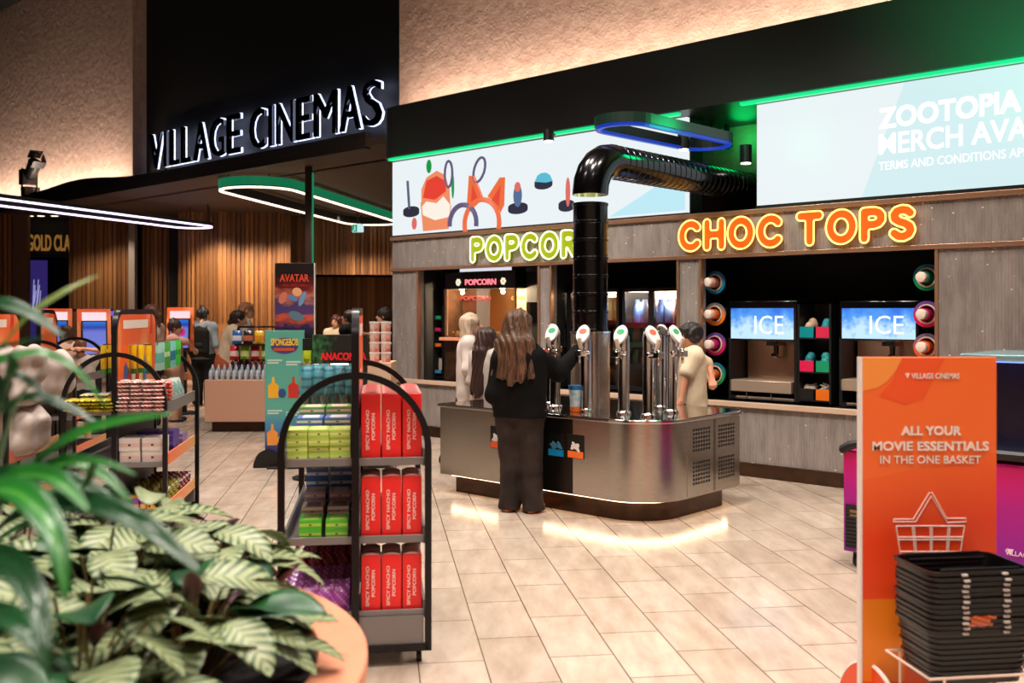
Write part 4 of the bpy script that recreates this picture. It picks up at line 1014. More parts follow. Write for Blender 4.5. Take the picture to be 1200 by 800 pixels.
# ------------------------------------------------------------------ people in the lobby
pk=person('man seen from behind in grey shirt carrying a black backpack',at(238,17),-8,1.68,('bun',(22,18,18),(40,32,30)),dict(mat=cloth('slate_cotton',(112,120,130)),hem=.48,sleeve=.042,end=1.0,w=.078),dict(mat=cloth('black_trousers',(26,25,27)),hip=.08),h=.012)
bp=thing('backpack','black backpack worn by the man in grey shirt','backpack',(at(238,17)[0]-.02,17-.19,.87),R(-8))
bkm=cloth('backpack_black',(22,21,21)); V=MB(); 
sdf_obj('main_bag',[('c',(-.10,0,.07),(-.10,0,.40),.09,.085),('c',(.10,0,.07),(.10,0,.40),.09,.085),('c',(0,0,.07),(0,0,.42),.095,.09)],.014,bkm,bp,k=.03)
sdf_obj('front_pocket',[('c',(-.07,-.07,.08),(.07,-.07,.08),.06,.06),('c',(-.07,-.07,.17),(.07,-.07,.17),.055,.055)],.014,bkm,bp,k=.03)
for s in (-1,1):
    q=MB(); q.tube([(s*.10,.06,.44),(s*.11,.12,.53),(s*.12,.24,.52)],.022,6); q.build('strap',bkm,bp)
person('woman with dark hair in white top leaning over the snack counter',at(264,14.6),-78,1.66,('tied',(30,22,20),(56,40,34)),dict(mat=cream,hem=.46,sleeve=.046,end=.95,w=.082,wh=.088),dict(mat=cloth('rust_skirt',(190,96,66)),name='skirt',hip=.09,knee=.09,cuff=.10,hem=.3),h=.012,lean=16,world={'elR':W2(277,404,14.4),'wrR':W2(300,402,14.3)},tilt=-14)
person('man with short fair hair and white shirt behind the snack counter',at(288,15.2),-70,1.75,('short',(176,120,80),(150,100,66)),dict(mat=whitecot,hem=.48,sleeve=.042,end=.95),dict(mat=cloth('black_trousers',(26,25,27)),hip=.075),h=.013)
person('woman with tied dark hair in pink top at the ticket screen',at(205,14.6),-82,1.49,('bun',(46,30,26),(70,46,36)),dict(mat=cloth('pink_cotton',(226,170,156)),hem=.48,sleeve=.04,end=.95),dict(mat=cloth('tan_trousers',(206,160,134)),hip=.078),h=.013,world={'elR':W2(218,400,14.4),'wrR':W2(226,408,14.6)})
person('person half hidden behind the orange rack board touching a ticket screen',at(177,14),82,1.70,('tied',(110,66,44),(70,44,32)),dict(mat=cloth('pale_top',(220,190,170)),hem=.48,sleeve=.04,end=.9),dict(mat=denim,hip=.075),h=.013,world={'elL':W2(152,404,13.9),'wrL':W2(134,396,13.7),'elR':W2(150,412,14.2),'wrR':W2(134,410,14.0)})
person('woman with brown hair and pale pink top seen from the side by ticket screens',at(77,12.3),60,1.44,('short',(80,48,32),(50,32,24)),dict(mat=cloth('blush_cotton',(232,190,168)),hem=.46,sleeve=.042,end=.95),dict(mat=cloth('dark_shorts',(40,38,40)),name='shorts',hip=.08,hem=.27,knee=.07,cuff=.07),h=.013)
person('child in white vest with both hands behind the head near the ticket screens',at(94,11.4),10,1.29,('short',(120,72,44),(84,52,36)),dict(mat=whitecot,hem=.46,sleeve=.04,end=.15),dict(mat=cloth('dark_shorts',(40,38,40)),name='shorts',hip=.085,hem=.28,knee=.075,cuff=.07),skin=(222,160,128),h=.011,pose={'elL':(-.21,.0,.90),'elR':(.21,.0,.90),'wrL':(-.05,-.085,.925),'wrR':(.05,-.085,.925)})
person('staff member in black shirt with tied hair reaching over the popcorn tubs',at(451,14.4),84,1.665,('tied',(34,24,20),(60,42,34)),dict(mat=blackknit,hem=.48,sleeve=.042,end=.95),dict(mat=cloth('black_trousers',(26,25,27)),hip=.075),skin=(220,160,128),h=.012,world={'elL':W2(443,396,14.2),'wrL':W2(431,392,14.1)})
person('woman with reddish hair facing the camera behind the counter',at(394,17.2),160,1.55,('bob',(96,44,32),(66,32,26)),dict(mat=cream,hem=.48,sleeve=.04,end=.95),dict(mat=denim,hip=.075),h=.013)
person('woman in black with dark hair leaning beside the red haired woman',at(409,15.8),70,1.63,('tied',(52,36,30),(34,24,20)),dict(mat=blackknit,hem=.48,sleeve=.04,end=.95),dict(mat=denim,hip=.075),h=.013,tilt=-12)
# ================================================================== snack racks
rackm=mat('rack_black',(26,24,28),.28,.5)
RW,RL=.66,1.2
orange=mat('orange_board',(244,104,40),.45); n_,l_,b_=nt(orange)
og=n_.new('ShaderNodeSeparateXYZ'); l_.new(coords(orange,(1,.9,1.6),(R(25),0,0)),og.inputs[0]); ow=noise(orange,coords(orange),1.6,0)
om=n_.new('ShaderNodeMath'); om.operation='MULTIPLY_ADD'; l_.new(ow,om.inputs[0]); om.inputs[1].default_value=.9; om.inputs[2].default_value=0.
setcol(orange,ramp(orange,om.outputs[0],[(.40,(240,96,40)),(.46,(246,140,84)),(.55,(244,118,60))]))
def rack(label,X,Y,strip,board_len=1.2,board=True,base=True):
    t=thing('snack_rack',label,'display rack',(X,Y,0),GRID)
    w=RW/2
    for y,nm in((0,'front_frame'),(RL,'rear_frame')):
        q=MB(); pts=[(-w,y,.07),(-w,y,.985)]+[(-w*math.cos(a),y,.985+.345*math.sin(a)) for a in np.linspace(.12,math.pi-.12,22)]+[(w,y,.985),(w,y,.07)]
        q.tube(pts,.0215,4,up=(0,1,0)); q.tube([(-w,y,.085),(w,y,.085)],.0215,4,up=(0,1,0)); q.build(nm,rackm,t,smooth=30)
    q=MB(); pts=[(0,0,.08),(0,0,1.48)]+[(0,.14-.14*math.cos(a),1.48+.14*math.sin(a)) for a in np.linspace(.2,math.pi/2,6)]
    y1=board_len
    pts+=[(0,y1-.14+.14*math.sin(a),1.48+.14*math.cos(a)) for a in np.linspace(0,math.pi/2-.2,6)]+[(0,y1,1.48),(0,y1,.08)]
    q.tube(pts,.024,4,up=(1,0,0)); q.build('board_hoop',rackm,t,smooth=30)
    q=MB(); q.box(-.012,.012,.02,y1-.02,1.36,1.605); 
    q=MB(); prof=[(.02,1.06),(y1-.02,1.06),(y1-.02,1.48)]+[(y1-.14+.12*math.cos(a),1.48+.12*math.sin(a)) for a in np.linspace(.2,math.pi/2,6)]+[(.14-.12*math.sin(a),1.48+.12*math.cos(a)) for a in np.linspace(0,math.pi/2-.2,6)]+[(.02,1.48)]
    tf=Matrix.Rotation(R(90),4,'Z'); q.panel([(a,b) for a,b in prof],-.016,.016,0,tf); B_=q.build('header_board',orange,t,smooth=30)
    cx=.016
    q=MB(); q.box(.0165,.018,.16,y1*.75,1.50,1.56); q.build('white_band',col((240,226,214),.5),B_,smooth=0)
    q=MB(); q.box(.0165,.018,y1*.82,y1*.88,1.45,1.60); q.build('red_stripe',col((220,60,30),.5),B_,smooth=0)
    if board_len>1:
        for i,c in enumerate(((60,90,150),(200,60,50),(230,210,190),(180,30,34),(250,190,80),(70,110,180),(240,150,110))):
            q=MB(); y=.18+i*.11; h=.30-.035*abs(i-3); q.panel([(y,1.07),(y+.1,1.07),(y+.1,1.07+h*.8),(y+.05,1.07+h),(y,1.07+h*.82)],-.0185,-.0165,0,tf); o=q.build('picture_patch',col(c,.5),B_,smooth=0)
    for z in (.94,.584,.243):
        for s,nm in((-1,'left_shelf'),(1,'right_shelf')):
            x0,x1=(-w+.018,-.015) if s<0 else (.015,w-.018)
            q=MB(); q.box(x0,x1,.02,RL-.02,z-.016,z); q.box(x0,x1,.012,.02,z-.024,z+.012)
            if not base and z<.3: pass
            S_=q.build(nm,greymetal,t,bevel=.002)
            ox=x0 if s<0 else x1
            q=MB(); q.box(ox-.006,ox+.006,.02,RL-.02,z-.03,z+.05); q.build('price_rail',strip if (z<.9 and s>0) else greymetal,S_,smooth=0)
    for y_ in (0,RL-.008): q=MB(); q.box(-w+.02,w-.02,y_,y_+.008,.10,.228); q.build('base_panel',greymetal,t,smooth=0)
    q=MB(); q.box(-.004,.004,.02,RL-.02,.10,1.04); q.build('divider',mat('divider_grey',(70,66,66),.5,.3),t,smooth=0)
    for x in (-w+.04,w-.04):
        for y in (.06,RL-.06):
            q=MB(); q.box(x-.022,x+.022,y-.02,y+.02,.055,.075); q.cyl((x,y,.05),(x,y,.075),.01,.01,8); F_=q.build('caster',rackm,t,smooth=30)
            q=MB(); q.cyl((x-.012,y,.028),(x+.012,y,.028),.028,.028,16); q.build('wheel',black,F_)
    return t
strip_or=mat('orange_rail',(244,120,60),.4); 
n_,l_,b_=nt(strip_or); oy=n_.new('ShaderNodeSeparateXYZ'); l_.new(coords(strip_or,(1,.85,1)),oy.inputs[0]); setcol(strip_or,ramp(strip_or,oy.outputs['Y'],[(0,(244,110,76)),(.6,(240,150,100)),(1,(226,180,120))]))
ax,ay=-.712,4.5; bx_,by_=-2.69,6.7; cx_,cy_=-4.59,9.6; dx_,dy_=-3.80,6.75
rack('black arched snack rack filled with red popcorn boxes',ax,ay,greymetal)
rack('black arched snack rack with orange rails and hanging yellow bags',bx_,by_,strip_or)
rack('black arched snack rack with a short orange board by the ticket kiosks',cx_,cy_,strip_or,.5)
rack('black arched snack rack holding white cloth bags behind the strap leaves',dx_,dy_,strip_or)
def rl(o,x,y,z): return (o[0]+x*UX-y*math.sin(GRID), o[1]+x*math.sin(GRID)+y*math.cos(GRID), z)
A_,B__,C__,D__=(ax,ay),(bx_,by_),(cx_,cy_),(dx_,dy_)
# ------------------------------------------------------------------ product shapes
def pillow(w,h,d,c1,c2,name,pat=0,c3=None):
    """a heat sealed bag standing in the x,z plane"""
    q=MB(); nx,nz=8,11; vs=[];fs=[];mi=[]
    for side in (-1,1):
        for j in range(nz+1):
            for i in range(nx+1):
                u=i/nx; v=j/nz; e=max(0,math.sin(math.pi*u))**.5*max(0,math.sin(math.pi*min(1,max(0,(v-.06)/.88))))**.5
                cr=.004*math.sin(i*2.2+j*.7)*(1-e)*1.0
                vs.append(((u-.5)*w*(1-.05*math.sin(math.pi*v)), side*(d/2*e+.0006)+cr, v*h))
    N=(nx+1)*(nz+1)
    for s in (0,1):
        for j in range(nz):
            for i in range(nx):
                a=s*N+j*(nx+1)+i; f=(a,a+1,a+nx+2,a+nx+1); fs.append(f if s==0 else f[::-1])
                v=(j+.5)/nz; u=(i+.5)/nx
                m=0
                if pat==0 and .28<v<.62: m=1
                if pat==1 and (u-.5)**2*w*w+(v-.55)**2*h*h<(.33*w)**2: m=1
                if pat==2 and j%3==0: m=1
                if pat==3 and ((i+j)%4==0): m=1
                if c3 and v<.2: m=2
                mi.append(m)
    q.v=vs;q.f=fs;q.m=mi
    ms=[mat('bag_%d_%d_%d'%c,c,.28,coat=.3) for c in ([c1,c2]+([c3] if c3 else []))]
    return q.build(name,ms,None,smooth=60)
def place(first,proto,label,cat,loc,rz,group,tilt=None,scale=None):
    o=proto if first else proto.copy()
    if not first: C.objects.link(o)
    o.location=loc; o.rotation_euler=(tilt or (0,0,0))[0:2]+((tilt or (0,0,0))[2]+rz,) if tilt else (0,0,rz)
    if scale: o.scale=scale
    tag(o,label,cat,group); return o
# red popcorn boxes: three tiers on the right half of the red box rack
def nacho(h):
    w,d=.091,.10
    q=MB(); q.box(-w/2+.0015,w/2-.0015,0,d,0,h); r=q.build('popcorn_box',mat('nacho_red',(240,32,32),.4),None,bevel=.002)
    q=MB(); text(q,'SPICY NACHO',-.012,-.0005,h*.5-.087,.175,.0105,.012,.0012,tf=None) if False else None
    for s,xx,ln in (('SPICY NACHO',-.008,.60),('POPCORN',.018,.40)):
        vs,fs=text_mesh(s,ln*.305,.0155,.02,.0008,'C'); tf=Matrix.Translation((xx,-.0004,h*(.45 if ln>.5 else .50))) @ Matrix.Rotation(R(-90),4,'Y'); q.add(vs,fs,0,tf)
    q.build('lettering',col((250,214,206),.5),r,smooth=0)
    for k in range(2): q=MB(); q.panel([(-w/2+.006,h),(w/2-.006,h)]+[(x,h+.012*math.sin(math.pi*(x+w/2)/w)) for x in np.linspace(w/2-.006,-w/2+.006,8)],.004+k*.085,.008+k*.085); q.build('top_flap',mat('flap_pale',(226,150,150),.4),r,smooth=0)
    q=MB()
    for k in range(3): q.box(-w/2+.003,w/2-.003,.015+k*.026,.032+k*.026,h,h+.003)
    q.build('lid_band',mat('lid_grey',(196,176,168),.5),r,smooth=0)
    return r
tiers=[('top',.942,.30,5),('middle',.586,.275,2),('bottom',.245,.255,2)]
for tn,z,h,rows in tiers:
    pr=nacho(h); first=True
    for r_ in range(rows):
        for c_ in range(3):
            loc=rl(A_,.070+c_*.094,.035+r_*.106,z)
            lb='red popcorn box on the %s shelf, %s row, %s'%(tn,BACK[r_],['by the center post','middle','outermost'][c_])
            if first: pr.location=loc; pr.rotation_euler=(0,0,GRID); tag(pr,lb,'box','red popcorn boxes on the red box rack'); first=False
            else: dup(pr,lb,loc,GRID,'red popcorn boxes on the red box rack')
# flat packs
def flatpack(w,d,h,c,c2,name='flat_pack'):
    q=MB(); q.box(-w/2,w/2,0,d,0,h,0); q.box(-w/2+.001,w/2-.001,-.0008,0,h*.3,h*.62,1); q.box(-w*.3,w*.35,d*.12,d*.88,h,h+.0008,1); q.box(-w*.06,w*.06,-.0012,-.0008,h*.38,h*.54,2)
    return q.build(name,[col(c,.4),col(c2,.45),col((40,60,40),.5)],None,smooth=0)
def stack(o,label,cat,name,group,w,d,h,c,c2,xs,y,z,n,dz=None,jit=.004):
    pr=flatpack(w,d,h,c,c2,name); first=True; rr=random.Random(int(z*1000)+int(y*99)+len(label))
    for i,x in enumerate(xs):
        for k in range(n):
            lb='%s, %s column, %s layer'%(label,od(i,len(xs)) if len(xs)>1 else 'single',['bottom','second','third','fourth','fifth','sixth','seventh','eighth'][k] if k<n-1 else 'top')
            place(first,pr,lb,cat,rl(o,x+rr.uniform(-jit,jit)*.3,y+rr.uniform(-jit,jit)*2,z+k*(dz or h+.001)),GRID+rr.uniform(-.03,.03),group); first=False
xs3=(-.262,-.166,-.070)
stack(A_,'lime green sweet box fronting the red box rack','box','sweet_box','lime boxes on the red box rack',.093,.17,.034,(176,206,90),(214,222,130),xs3,.03,.942,4)
stack(A_,'blue and white sweet box behind the lime boxes','box','sweet_box','blue boxes on the red box rack',.12,.15,.034,(84,116,190),(216,214,214),(-.22,-.09),.22,.942,5)
stack(A_,'green and cream sweet box behind the blue boxes','box','sweet_box','cream boxes on the red box rack',.12,.15,.034,(112,160,84),(224,206,176),(-.22,-.09),.40,.942,6)
stack(A_,'bright green sweet pack fronting the second shelf','box','sweet_box','green packs on the second shelf',.10,.15,.040,(84,184,50),(170,206,80),(-.205,-.085),.04,.586,2)
stack(A_,'cream topped sweet box behind the bright green packs','box','sweet_box','cream packs on the second shelf',.10,.15,.036,(206,186,170),(150,110,130),(-.205,-.085),.21,.586,3)
stack(A_,'lilac sweet box on the second shelf in the middle','box','sweet_box','lilac packs on the second shelf',.10,.15,.036,(170,150,176),(216,200,196),(-.205,-.085),.40,.586,4)
stack(A_,'deep blue sweet box at the back of the second shelf','box','sweet_box','deep blue packs on the second shelf',.11,.18,.045,(20,104,190),(210,216,226),(-.205,-.085),.60,.586,5)
# purple chocolate packs heaped on the bottom shelf
pr=pillow(.085,.12,.04,(150,70,150),(196,120,190),'chocolate_pack',3); first=True; k=0
for r_ in range(5):
    for i in range(4):
        place(first,pr,'purple chocolate pack on the bottom shelf, %s row, %s'%(BACK[r_],od(i,4)),'packet',rl(A_,-.285+i*.072,.06+r_*.085,.246),GRID,'purple chocolate packs',(R(-18),0,0)); first=False
pr=pillow(.085,.12,.04,(90,24,50),(206,60,80),'chocolate_pack',3); first=True
for r_ in range(3):
    for i in range(4):
        place(first,pr,'dark red chocolate pack behind the purple ones, %s row, %s'%(BACK[r_],od(i,4)),'packet',rl(A_,-.285+i*.072,.52+r_*.09,.246),GRID,'dark red chocolate packs',(R(-18),0,0),(1,1,1.35)); first=False
# teal snack bags hung over the left half
def hang_rod(label,o,p0,p1):
    t=thing('hook_rod',label,'rod',rl(o,*p0),0); a=Vector(rl(o,*p0)); b=Vector(rl(o,*p1))-a
    q=MB(); q.cyl((0,0,0),b,.006,.006,8); q.build('rod_bar',chrome,t)
    q=MB(); n=5
    for i in range(n): q.tube([b*(i/(n-1)),b*(i/(n-1))+Vector((0,0,-.02))],.003,6)
    q.build('hook',chrome,t); return t
hang_rod('thin rod holding the teal snack bags on the red box rack',A_,(-.31,.86,1.335),(-.01,.86,1.335))
pr=pillow(.062,.27,.05,(86,166,180),(206,150,120),'snack_bag',3); first=True
for i in range(6):
    place(first,pr,'teal patterned snack bag hanging at the back of the red box rack, '+od(i,6),'packet',rl(A_,-.285+i*.052,.84+.015*(i%2),1.055+.008*(i%3)),GRID+.2*(i%2),'hanging teal snack bags'); first=False
pr=pillow(.062,.16,.05,(86,166,180),(60,120,150),'snack_bag',2); first=True
for i in range(5):
    place(first,pr,'teal snack bag in the front hanging row, '+od(i,5),'packet',rl(A_,-.27+i*.056,.79,1.17+.006*(i%2)),GRID-.15*(i%2),'hanging teal snack bags'); first=False
# ------------------------------------------------------------------ left rack
hang_rod('thin rod holding the yellow snack bags on the orange rail rack',B__,(-.16,.32,1.385),(.17,.32,1.385))
pr=pillow(.044,.20,.034,(222,190,20),(236,206,60),'snack_bag',1,(60,150,60)); first=True
for i in range(7):
    place(first,pr,'yellow snack bag hanging on the orange rail rack, '+od(i,7),'packet',rl(B__,-.15+i*.051,.30,1.18+.006*(i%2)),GRID+.10*(i%3)-.08,'hanging yellow snack bags'); first=False
hang_rod('long rod holding green and teal snack bags on the orange rail rack',B__,(.20,.36,1.40),(.20,1.14,1.40))
for j,(c1,c2) in enumerate((((150,200,186),(90,170,160)),((70,160,60),(190,210,160)),((120,200,190),(30,120,150)),((60,190,70),(40,140,50)))):
    pr=pillow(.06,.20,.035,c1,c2,'snack_bag',1 if j%2 else 0); first=True
    for i in range(2):
        k=j*2+i
        place(first,pr,'green or teal snack bag on the side rod, '+['nearest','second nearest','third nearest','fourth nearest','fifth nearest','sixth nearest','seventh nearest','farthest'][k],'packet',rl(B__,.20,.40+k*.10,1.195),GRID+R(55),'hanging green snack bags'); first=False
def lying(label,name,group,c1,c2,o,xs,ys,z,n,w,h,d,pat=2):
    pr=pillow(w,h,d,c1,c2,name,pat); first=True; rr=random.Random(len(label))
    for a,y in enumerate(ys):
        for i,x in enumerate(xs):
            for k in range(n):
                lb='%s, %s, layer %s from bottom'%(label,od(i,len(xs)),['one','two','three','four','five','six','seven','eight'][k])
                place(first,pr,lb,'packet',rl(o,x+rr.uniform(-.006,.006),y+h/2+.01*rr.random(),z+d*.45+k*d*.78),GRID+rr.uniform(-.08,.08),group,(R(90),0,0)); first=False
lying('striped red lolly bag on the orange rail rack','lolly_bag','red lolly bags',(236,226,220),(214,60,50),B__,(.068,.145,.222,.29),(.02,),.942,8,.078,.15,.034)
lying('plain red lolly bag behind the striped ones','lolly_bag','red lolly bags behind',(214,70,56),(236,200,190),B__,(.20,.28),(.30,),.942,7,.078,.15,.034)
lying('yellow lolly bag heaped on the orange rail rack','lolly_bag','yellow lolly bags',(214,196,40),(150,140,30),B__,(-.28,-.20,-.12,-.05),(.03,),.942,4,.08,.16,.028,3)
lying('pale yellow bag heaped behind the yellow bags','lolly_bag','pale bags',(230,220,150),(120,160,210),B__,(-.25,-.15),(.30,),.942,5,.09,.16,.026,1)
pr=pillow(.13,.17,.06,(190,206,200),(120,160,150),'popcorn_bag',1); first=True
for i in range(4):
    place(first,pr,'silver green bag leaning at the back of the orange rail rack, '+['nearest','second nearest','third nearest','farthest'][i],'packet',rl(B__,.24,.58+.14*i,.945),GRID+R(65),'silver green bags',(R(-20),0,0)); first=False
stack(B__,'white candy box on the orange rail rack','box','candy_box','white candy boxes',.135,.2,.085,(232,224,220),(226,196,190),(.09,.24),.03,.586,2)
q=None
stack(B__,'violet candy box on the orange rail rack','box','candy_box','violet candy boxes',.12,.2,.055,(84,60,150),(120,96,180),(.10,.235),.45,.586,3)
stack(B__,'lilac candy box behind the violet candy boxes','box','candy_box','lilac candy boxes',.12,.2,.05,(150,120,170),(200,180,200),(.10,.235),.8,.586,2)
stack(B__,'purple sweet carton on the lowest orange rail shelf','box','sweet_carton','purple cartons',.12,.18,.10,(130,40,150),(250,170,40),(.09,.22),.03,.245,1)
pr=pillow(.09,.15,.05,(150,140,50),(60,60,30),'sweet_bag',3); first=True
for r_ in range(3):
    for i in range(3): place(first,pr,'olive sweet bag on the lowest orange rail shelf, %s row, %s'%(BACK[r_],od(i,3)),'packet',rl(B__,.075+.095*i,.30+.12*r_,.247),GRID,'olive sweet bags',(R(-22),0,0)); first=False
pr=pillow(.09,.13,.05,(96,24,34),(190,150,140),'sweet_bag',3); first=True
for r_ in range(4):
    for i in range(3): place(first,pr,'maroon sweet bag behind the olive ones, %s row, %s'%(BACK[r_],od(i,3)),'packet',rl(B__,.075+.095*i,.68+.11*r_,.247),GRID,'maroon sweet bags',(R(-22),0,0)); first=False
pr=pillow(.1,.17,.05,(206,70,80),(240,200,120),'sweet_bag',3); first=True
for i in range(6):
    place(first,pr,'red and cream sweet bag on the far left rack, '+od(i,6),'packet',rl(C__,.06+.05*i,.06+.05*(i%2),.945),GRID,'bags on the far left rack'); first=False
# white cloth bags piled on the rack at the left edge
for i,(x,y,z,hh,lb) in enumerate(((.20,.42,.945,.42,'large crumpled white cloth bag on the upper shelf at the left edge'),(.20,.44,.586,.33,'crumpled white cloth bag on the shelf below the large white one'),(.225,.95,.945,.36,'white cloth bag at the back of the upper shelf at the left edge'))):
    def wv(X,Y,Z): return .016*np.sin(17*Z+5*np.sin(6*X+1.5*i)+4*Y)+.010*np.sin(31*X+17*Y+9*Z)
    n_l=3 if hh>.4 else 2; r_=hh/(n_l*1.75); Q=[]
    for k in range(n_l):
        zc_b=r_*.9+k*r_*1.65; o_=.02*(k%2)
        for xx in (-.09,.0,.12+o_): Q.append(('c',(xx,-.18+o_,zc_b),(xx,.16-o_,zc_b),r_,r_*.95))
    o=sdf_obj('cloth_bag',Q,.014,whitecot,None,k=.07,wob=wv,cuts=[((0,0,.0),(0,0,-1))])
    o.location=rl(D__,x,y,z); o.rotation_euler=(0,0,GRID); tag(o,lb,'bag')
# ================================================================== lobby furniture
def board(name,label,X,Y,w,z0,z1,th,m,rz=0,cat='sign',foot=True):
    t=thing(name,label,cat,(X,Y,0),rz)
    q=MB(); q.box(-w/2,w/2,0,th,z0,z1); B=q.build('board_panel',m,t,bevel=.002)
    if foot:
        q=MB(); q.box(-w*.42,w*.42,-.12,.16,0,.02); q.box(-w*.3,w*.3,.0,th,.02,z0+.02); q.build('foot_plate',black,t,bevel=.004)
    return t,B
def zz(py,Y): return CZ-(py-HY)/FPX*Y
# tall dark movie poster
Y=11.2; X=P(345,0,Y).x; w=46/FPX*Y
pm=mat('poster_art',(30,20,40),.4); n_,l_,b_=nt(pm)
pz=n_.new('ShaderNodeSeparateXYZ'); pv2=coords(pm); l_.new(pv2,pz.inputs[0]); pn1=noise(pm,coords(pm,(1,1,2.2)),6,3)
pa=n_.new('ShaderNodeMath'); pa.operation='MULTIPLY_ADD'; l_.new(pn1,pa.inputs[0]); pa.inputs[1].default_value=.30; l_.new(pz.outputs['Z'],pa.inputs[2])
pb=n_.new('ShaderNodeMath'); pb.operation='MULTIPLY_ADD'; l_.new(pa.outputs[0],pb.inputs[0]); pb.inputs[1].default_value=1/1.3; pb.inputs[2].default_value=-1.0/1.3
setcol(pm,ramp(pm,pb.outputs[0],[(.38,(14,10,16)),(.46,(52,36,86)),(.54,(220,92,50)),(.58,(90,60,120)),(.66,(70,60,110)),(.72,(206,120,90)),(.80,(120,26,34)),(.90,(20,10,14))]))
t,B=board('poster_stand','tall dark movie poster stand with red title in front of the timber wall',X,Y,w,.05,zz(308,Y),.05,pm)
q=MB(); zt=zz(330,Y); text(q,'AVATAR',0,-.002,zt,w*.74,.085,.015,.004); q.build('title_lettering',col((236,84,52),.4),B,smooth=0)
q=MB(); text(q,'FIRE AND ASH',0,-.002,zt-.055,w*.62,.026,.01,.003); q.build('subtitle_lettering',col((190,50,30),.4),B,smooth=0)
for i,(x,z,r1,r2,c) in enumerate(((-.02,zz(349,Y),.06,.03,(96,140,196)),(.09,zz(350,Y),.03,.09,(120,160,206)),(.03,zz(342,Y),.055,.05,(250,180,130)),(-.13,zz(349,Y),.04,.07,(226,130,110)),(.02,zz(366,Y)-.04,.09,.05,(96,130,150)))):
    q=MB(); q.panel(ell(x,z,r1,r2,18,rot=-.4),-.0022-.0004*i,-.001-.0004*i); q.build('picture_patch',col(c,.5),B,smooth=0)
q=MB(); q.box(w/2,w/2+.008,-.002,.052,.05,zz(308,Y)); q.build('white_edge',white,B,smooth=0)
# teal promotional board
Y=10.3; X=P(333.5,0,Y).x; w=45/FPX*Y
tm=mat('teal_board',(96,176,160),.45); n_,l_,b_=nt(tm); pz=n_.new('ShaderNodeSeparateXYZ'); l_.new(coords(tm),pz.inputs[0]); setcol(tm,ramp(tm,pz.outputs['Z'],[(.18,(52,44,110)),(.42,(66,130,180)),(.6,(92,176,158))]))
t,B=board('promo_board','teal promotional board with a yellow and purple title, on a black base',X,Y,w,.12,zz(387,Y),.045,tm,R(6))
for x_ in (-w*.42,w*.42):
    q=MB(); q.panel([(x_+.15*math.cos(a),.19*math.sin(a)) for a in np.linspace(0,math.pi,18)],-.02,-.002); q.build('half_round_foot',black,t,smooth=30)
q=MB(); q.panel(ell(-.0,zz(405,Y),.14,.085,24),-.002,0); q.build('title_plate',col((84,62,140),.5),B,smooth=0)
q=MB(); text(q,'SPONGEBOB',-.0,-.003,zz(405,Y),.28,.075,.03,.004); q.build('title_lettering',col((246,208,70),.5),B,smooth=0)
q=MB(); q.box(-.11,.1,-.004,-.002,zz(411,Y),zz(407.5,Y)); q.build('title_ribbon',col((206,84,40),.5),B,smooth=0)
for i,(x,py,c) in enumerate(((-.10,421,(200,226,216)),(.09,423,(200,226,216)),(-.10,480,(190,220,214)),(.09,482,(190,220,214)))):
    q=MB(); q.box(x-.075,x+.075,-.002,0,zz(py+2,Y),zz(py,Y)); q.box(x-.075,x+.04,-.002,0,zz(py+5,Y),zz(py+3,Y)); q.build('text_line',col(c,.5),B,smooth=0)
for i,(x,py,c,k) in enumerate(((-.115,455,(244,180,40),'yellow'),(.09,455,(206,50,34),'red'),(-.125,510,(236,150,60),'amber'))):   # plain drink flasks
    q=MB(); z=zz(py,Y); q.panel([(x-.05,z-.1),(x+.05,z-.1),(x+.055,z+.03),(x+.015,z+.06),(x+.012,z+.12),(x-.012,z+.12),(x-.015,z+.06),(x-.055,z+.03)],-.002,0); o=q.build('flask_picture',col(c,.5),B,smooth=0); o['label']=k+' flask picture'
    q=MB(); q.panel(ell(x+.09,z-.05,.04,.05,16),-.003,-.001); q.build('cup_picture',col((50,80,140) if i<2 else (246,170,90),.5),B,smooth=0)
# dark board with red snake film title
Y=8.9; X=P(398,0,Y).x; w=64/FPX*Y
gm=mat('jungle_board',(16,20,18),.5); n_,l_,b_=nt(gm); gx=n_.new('ShaderNodeSeparateXYZ'); l_.new(coords(gm),gx.inputs[0]); gn_=noise(gm,coords(gm),16,3)
g1=n_.new('ShaderNodeMath'); g1.operation='MULTIPLY_ADD'; l_.new(gx.outputs['X'],g1.inputs[0]); g1.inputs[1].default_value=-1.3; l_.new(gn_,g1.inputs[2]); setcol(gm,ramp(gm,g1.outputs[0],[(.62,(14,15,14)),(.72,(20,70,36)),(.85,(44,120,60))]))
t,B=board('film_board','black film board with bold red title and jungle leaves behind the near rack',X,Y,w,.05,zz(392,Y),.04,gm)
q=MB(); text(q,'ANACONDA',.035,-.002,zz(422,Y),w*.84,.07,.03,.004); q.build('title_lettering',col((232,24,42),.4),B,smooth=0)
# narrow lime bag stand between the boards
Y=9.6; t=thing('clip_stand','narrow black clip stand of lime snack bags between teal and black boards','display rack',(P(361,0,Y).x,Y,0),0)
q=MB(); q.cyl((0,0,0.02),(0,0,1.36),.012,.012,8); q.build('pole',black,t); q=MB(); q.cyl((0,0,0),(0,0,.02),.15,.15,20); q.build('base_plate',black,t); q=MB(); q.box(-.05,.05,-.02,.02,1.2,1.36); q.build('header_card',black,t,bevel=.002)
pr=pillow(.085,.22,.04,(170,190,40),(110,130,20),'snack_bag',1,(200,40,40)); 
for i in range(4): place(i==0,pr,'lime snack bag clipped to the narrow stand, '+['lowest','second from bottom','third from bottom','highest'][i],'packet',(P(361,0,Y).x,Y-.05,.32+.235*i),.0,'lime bags on the clip stand')
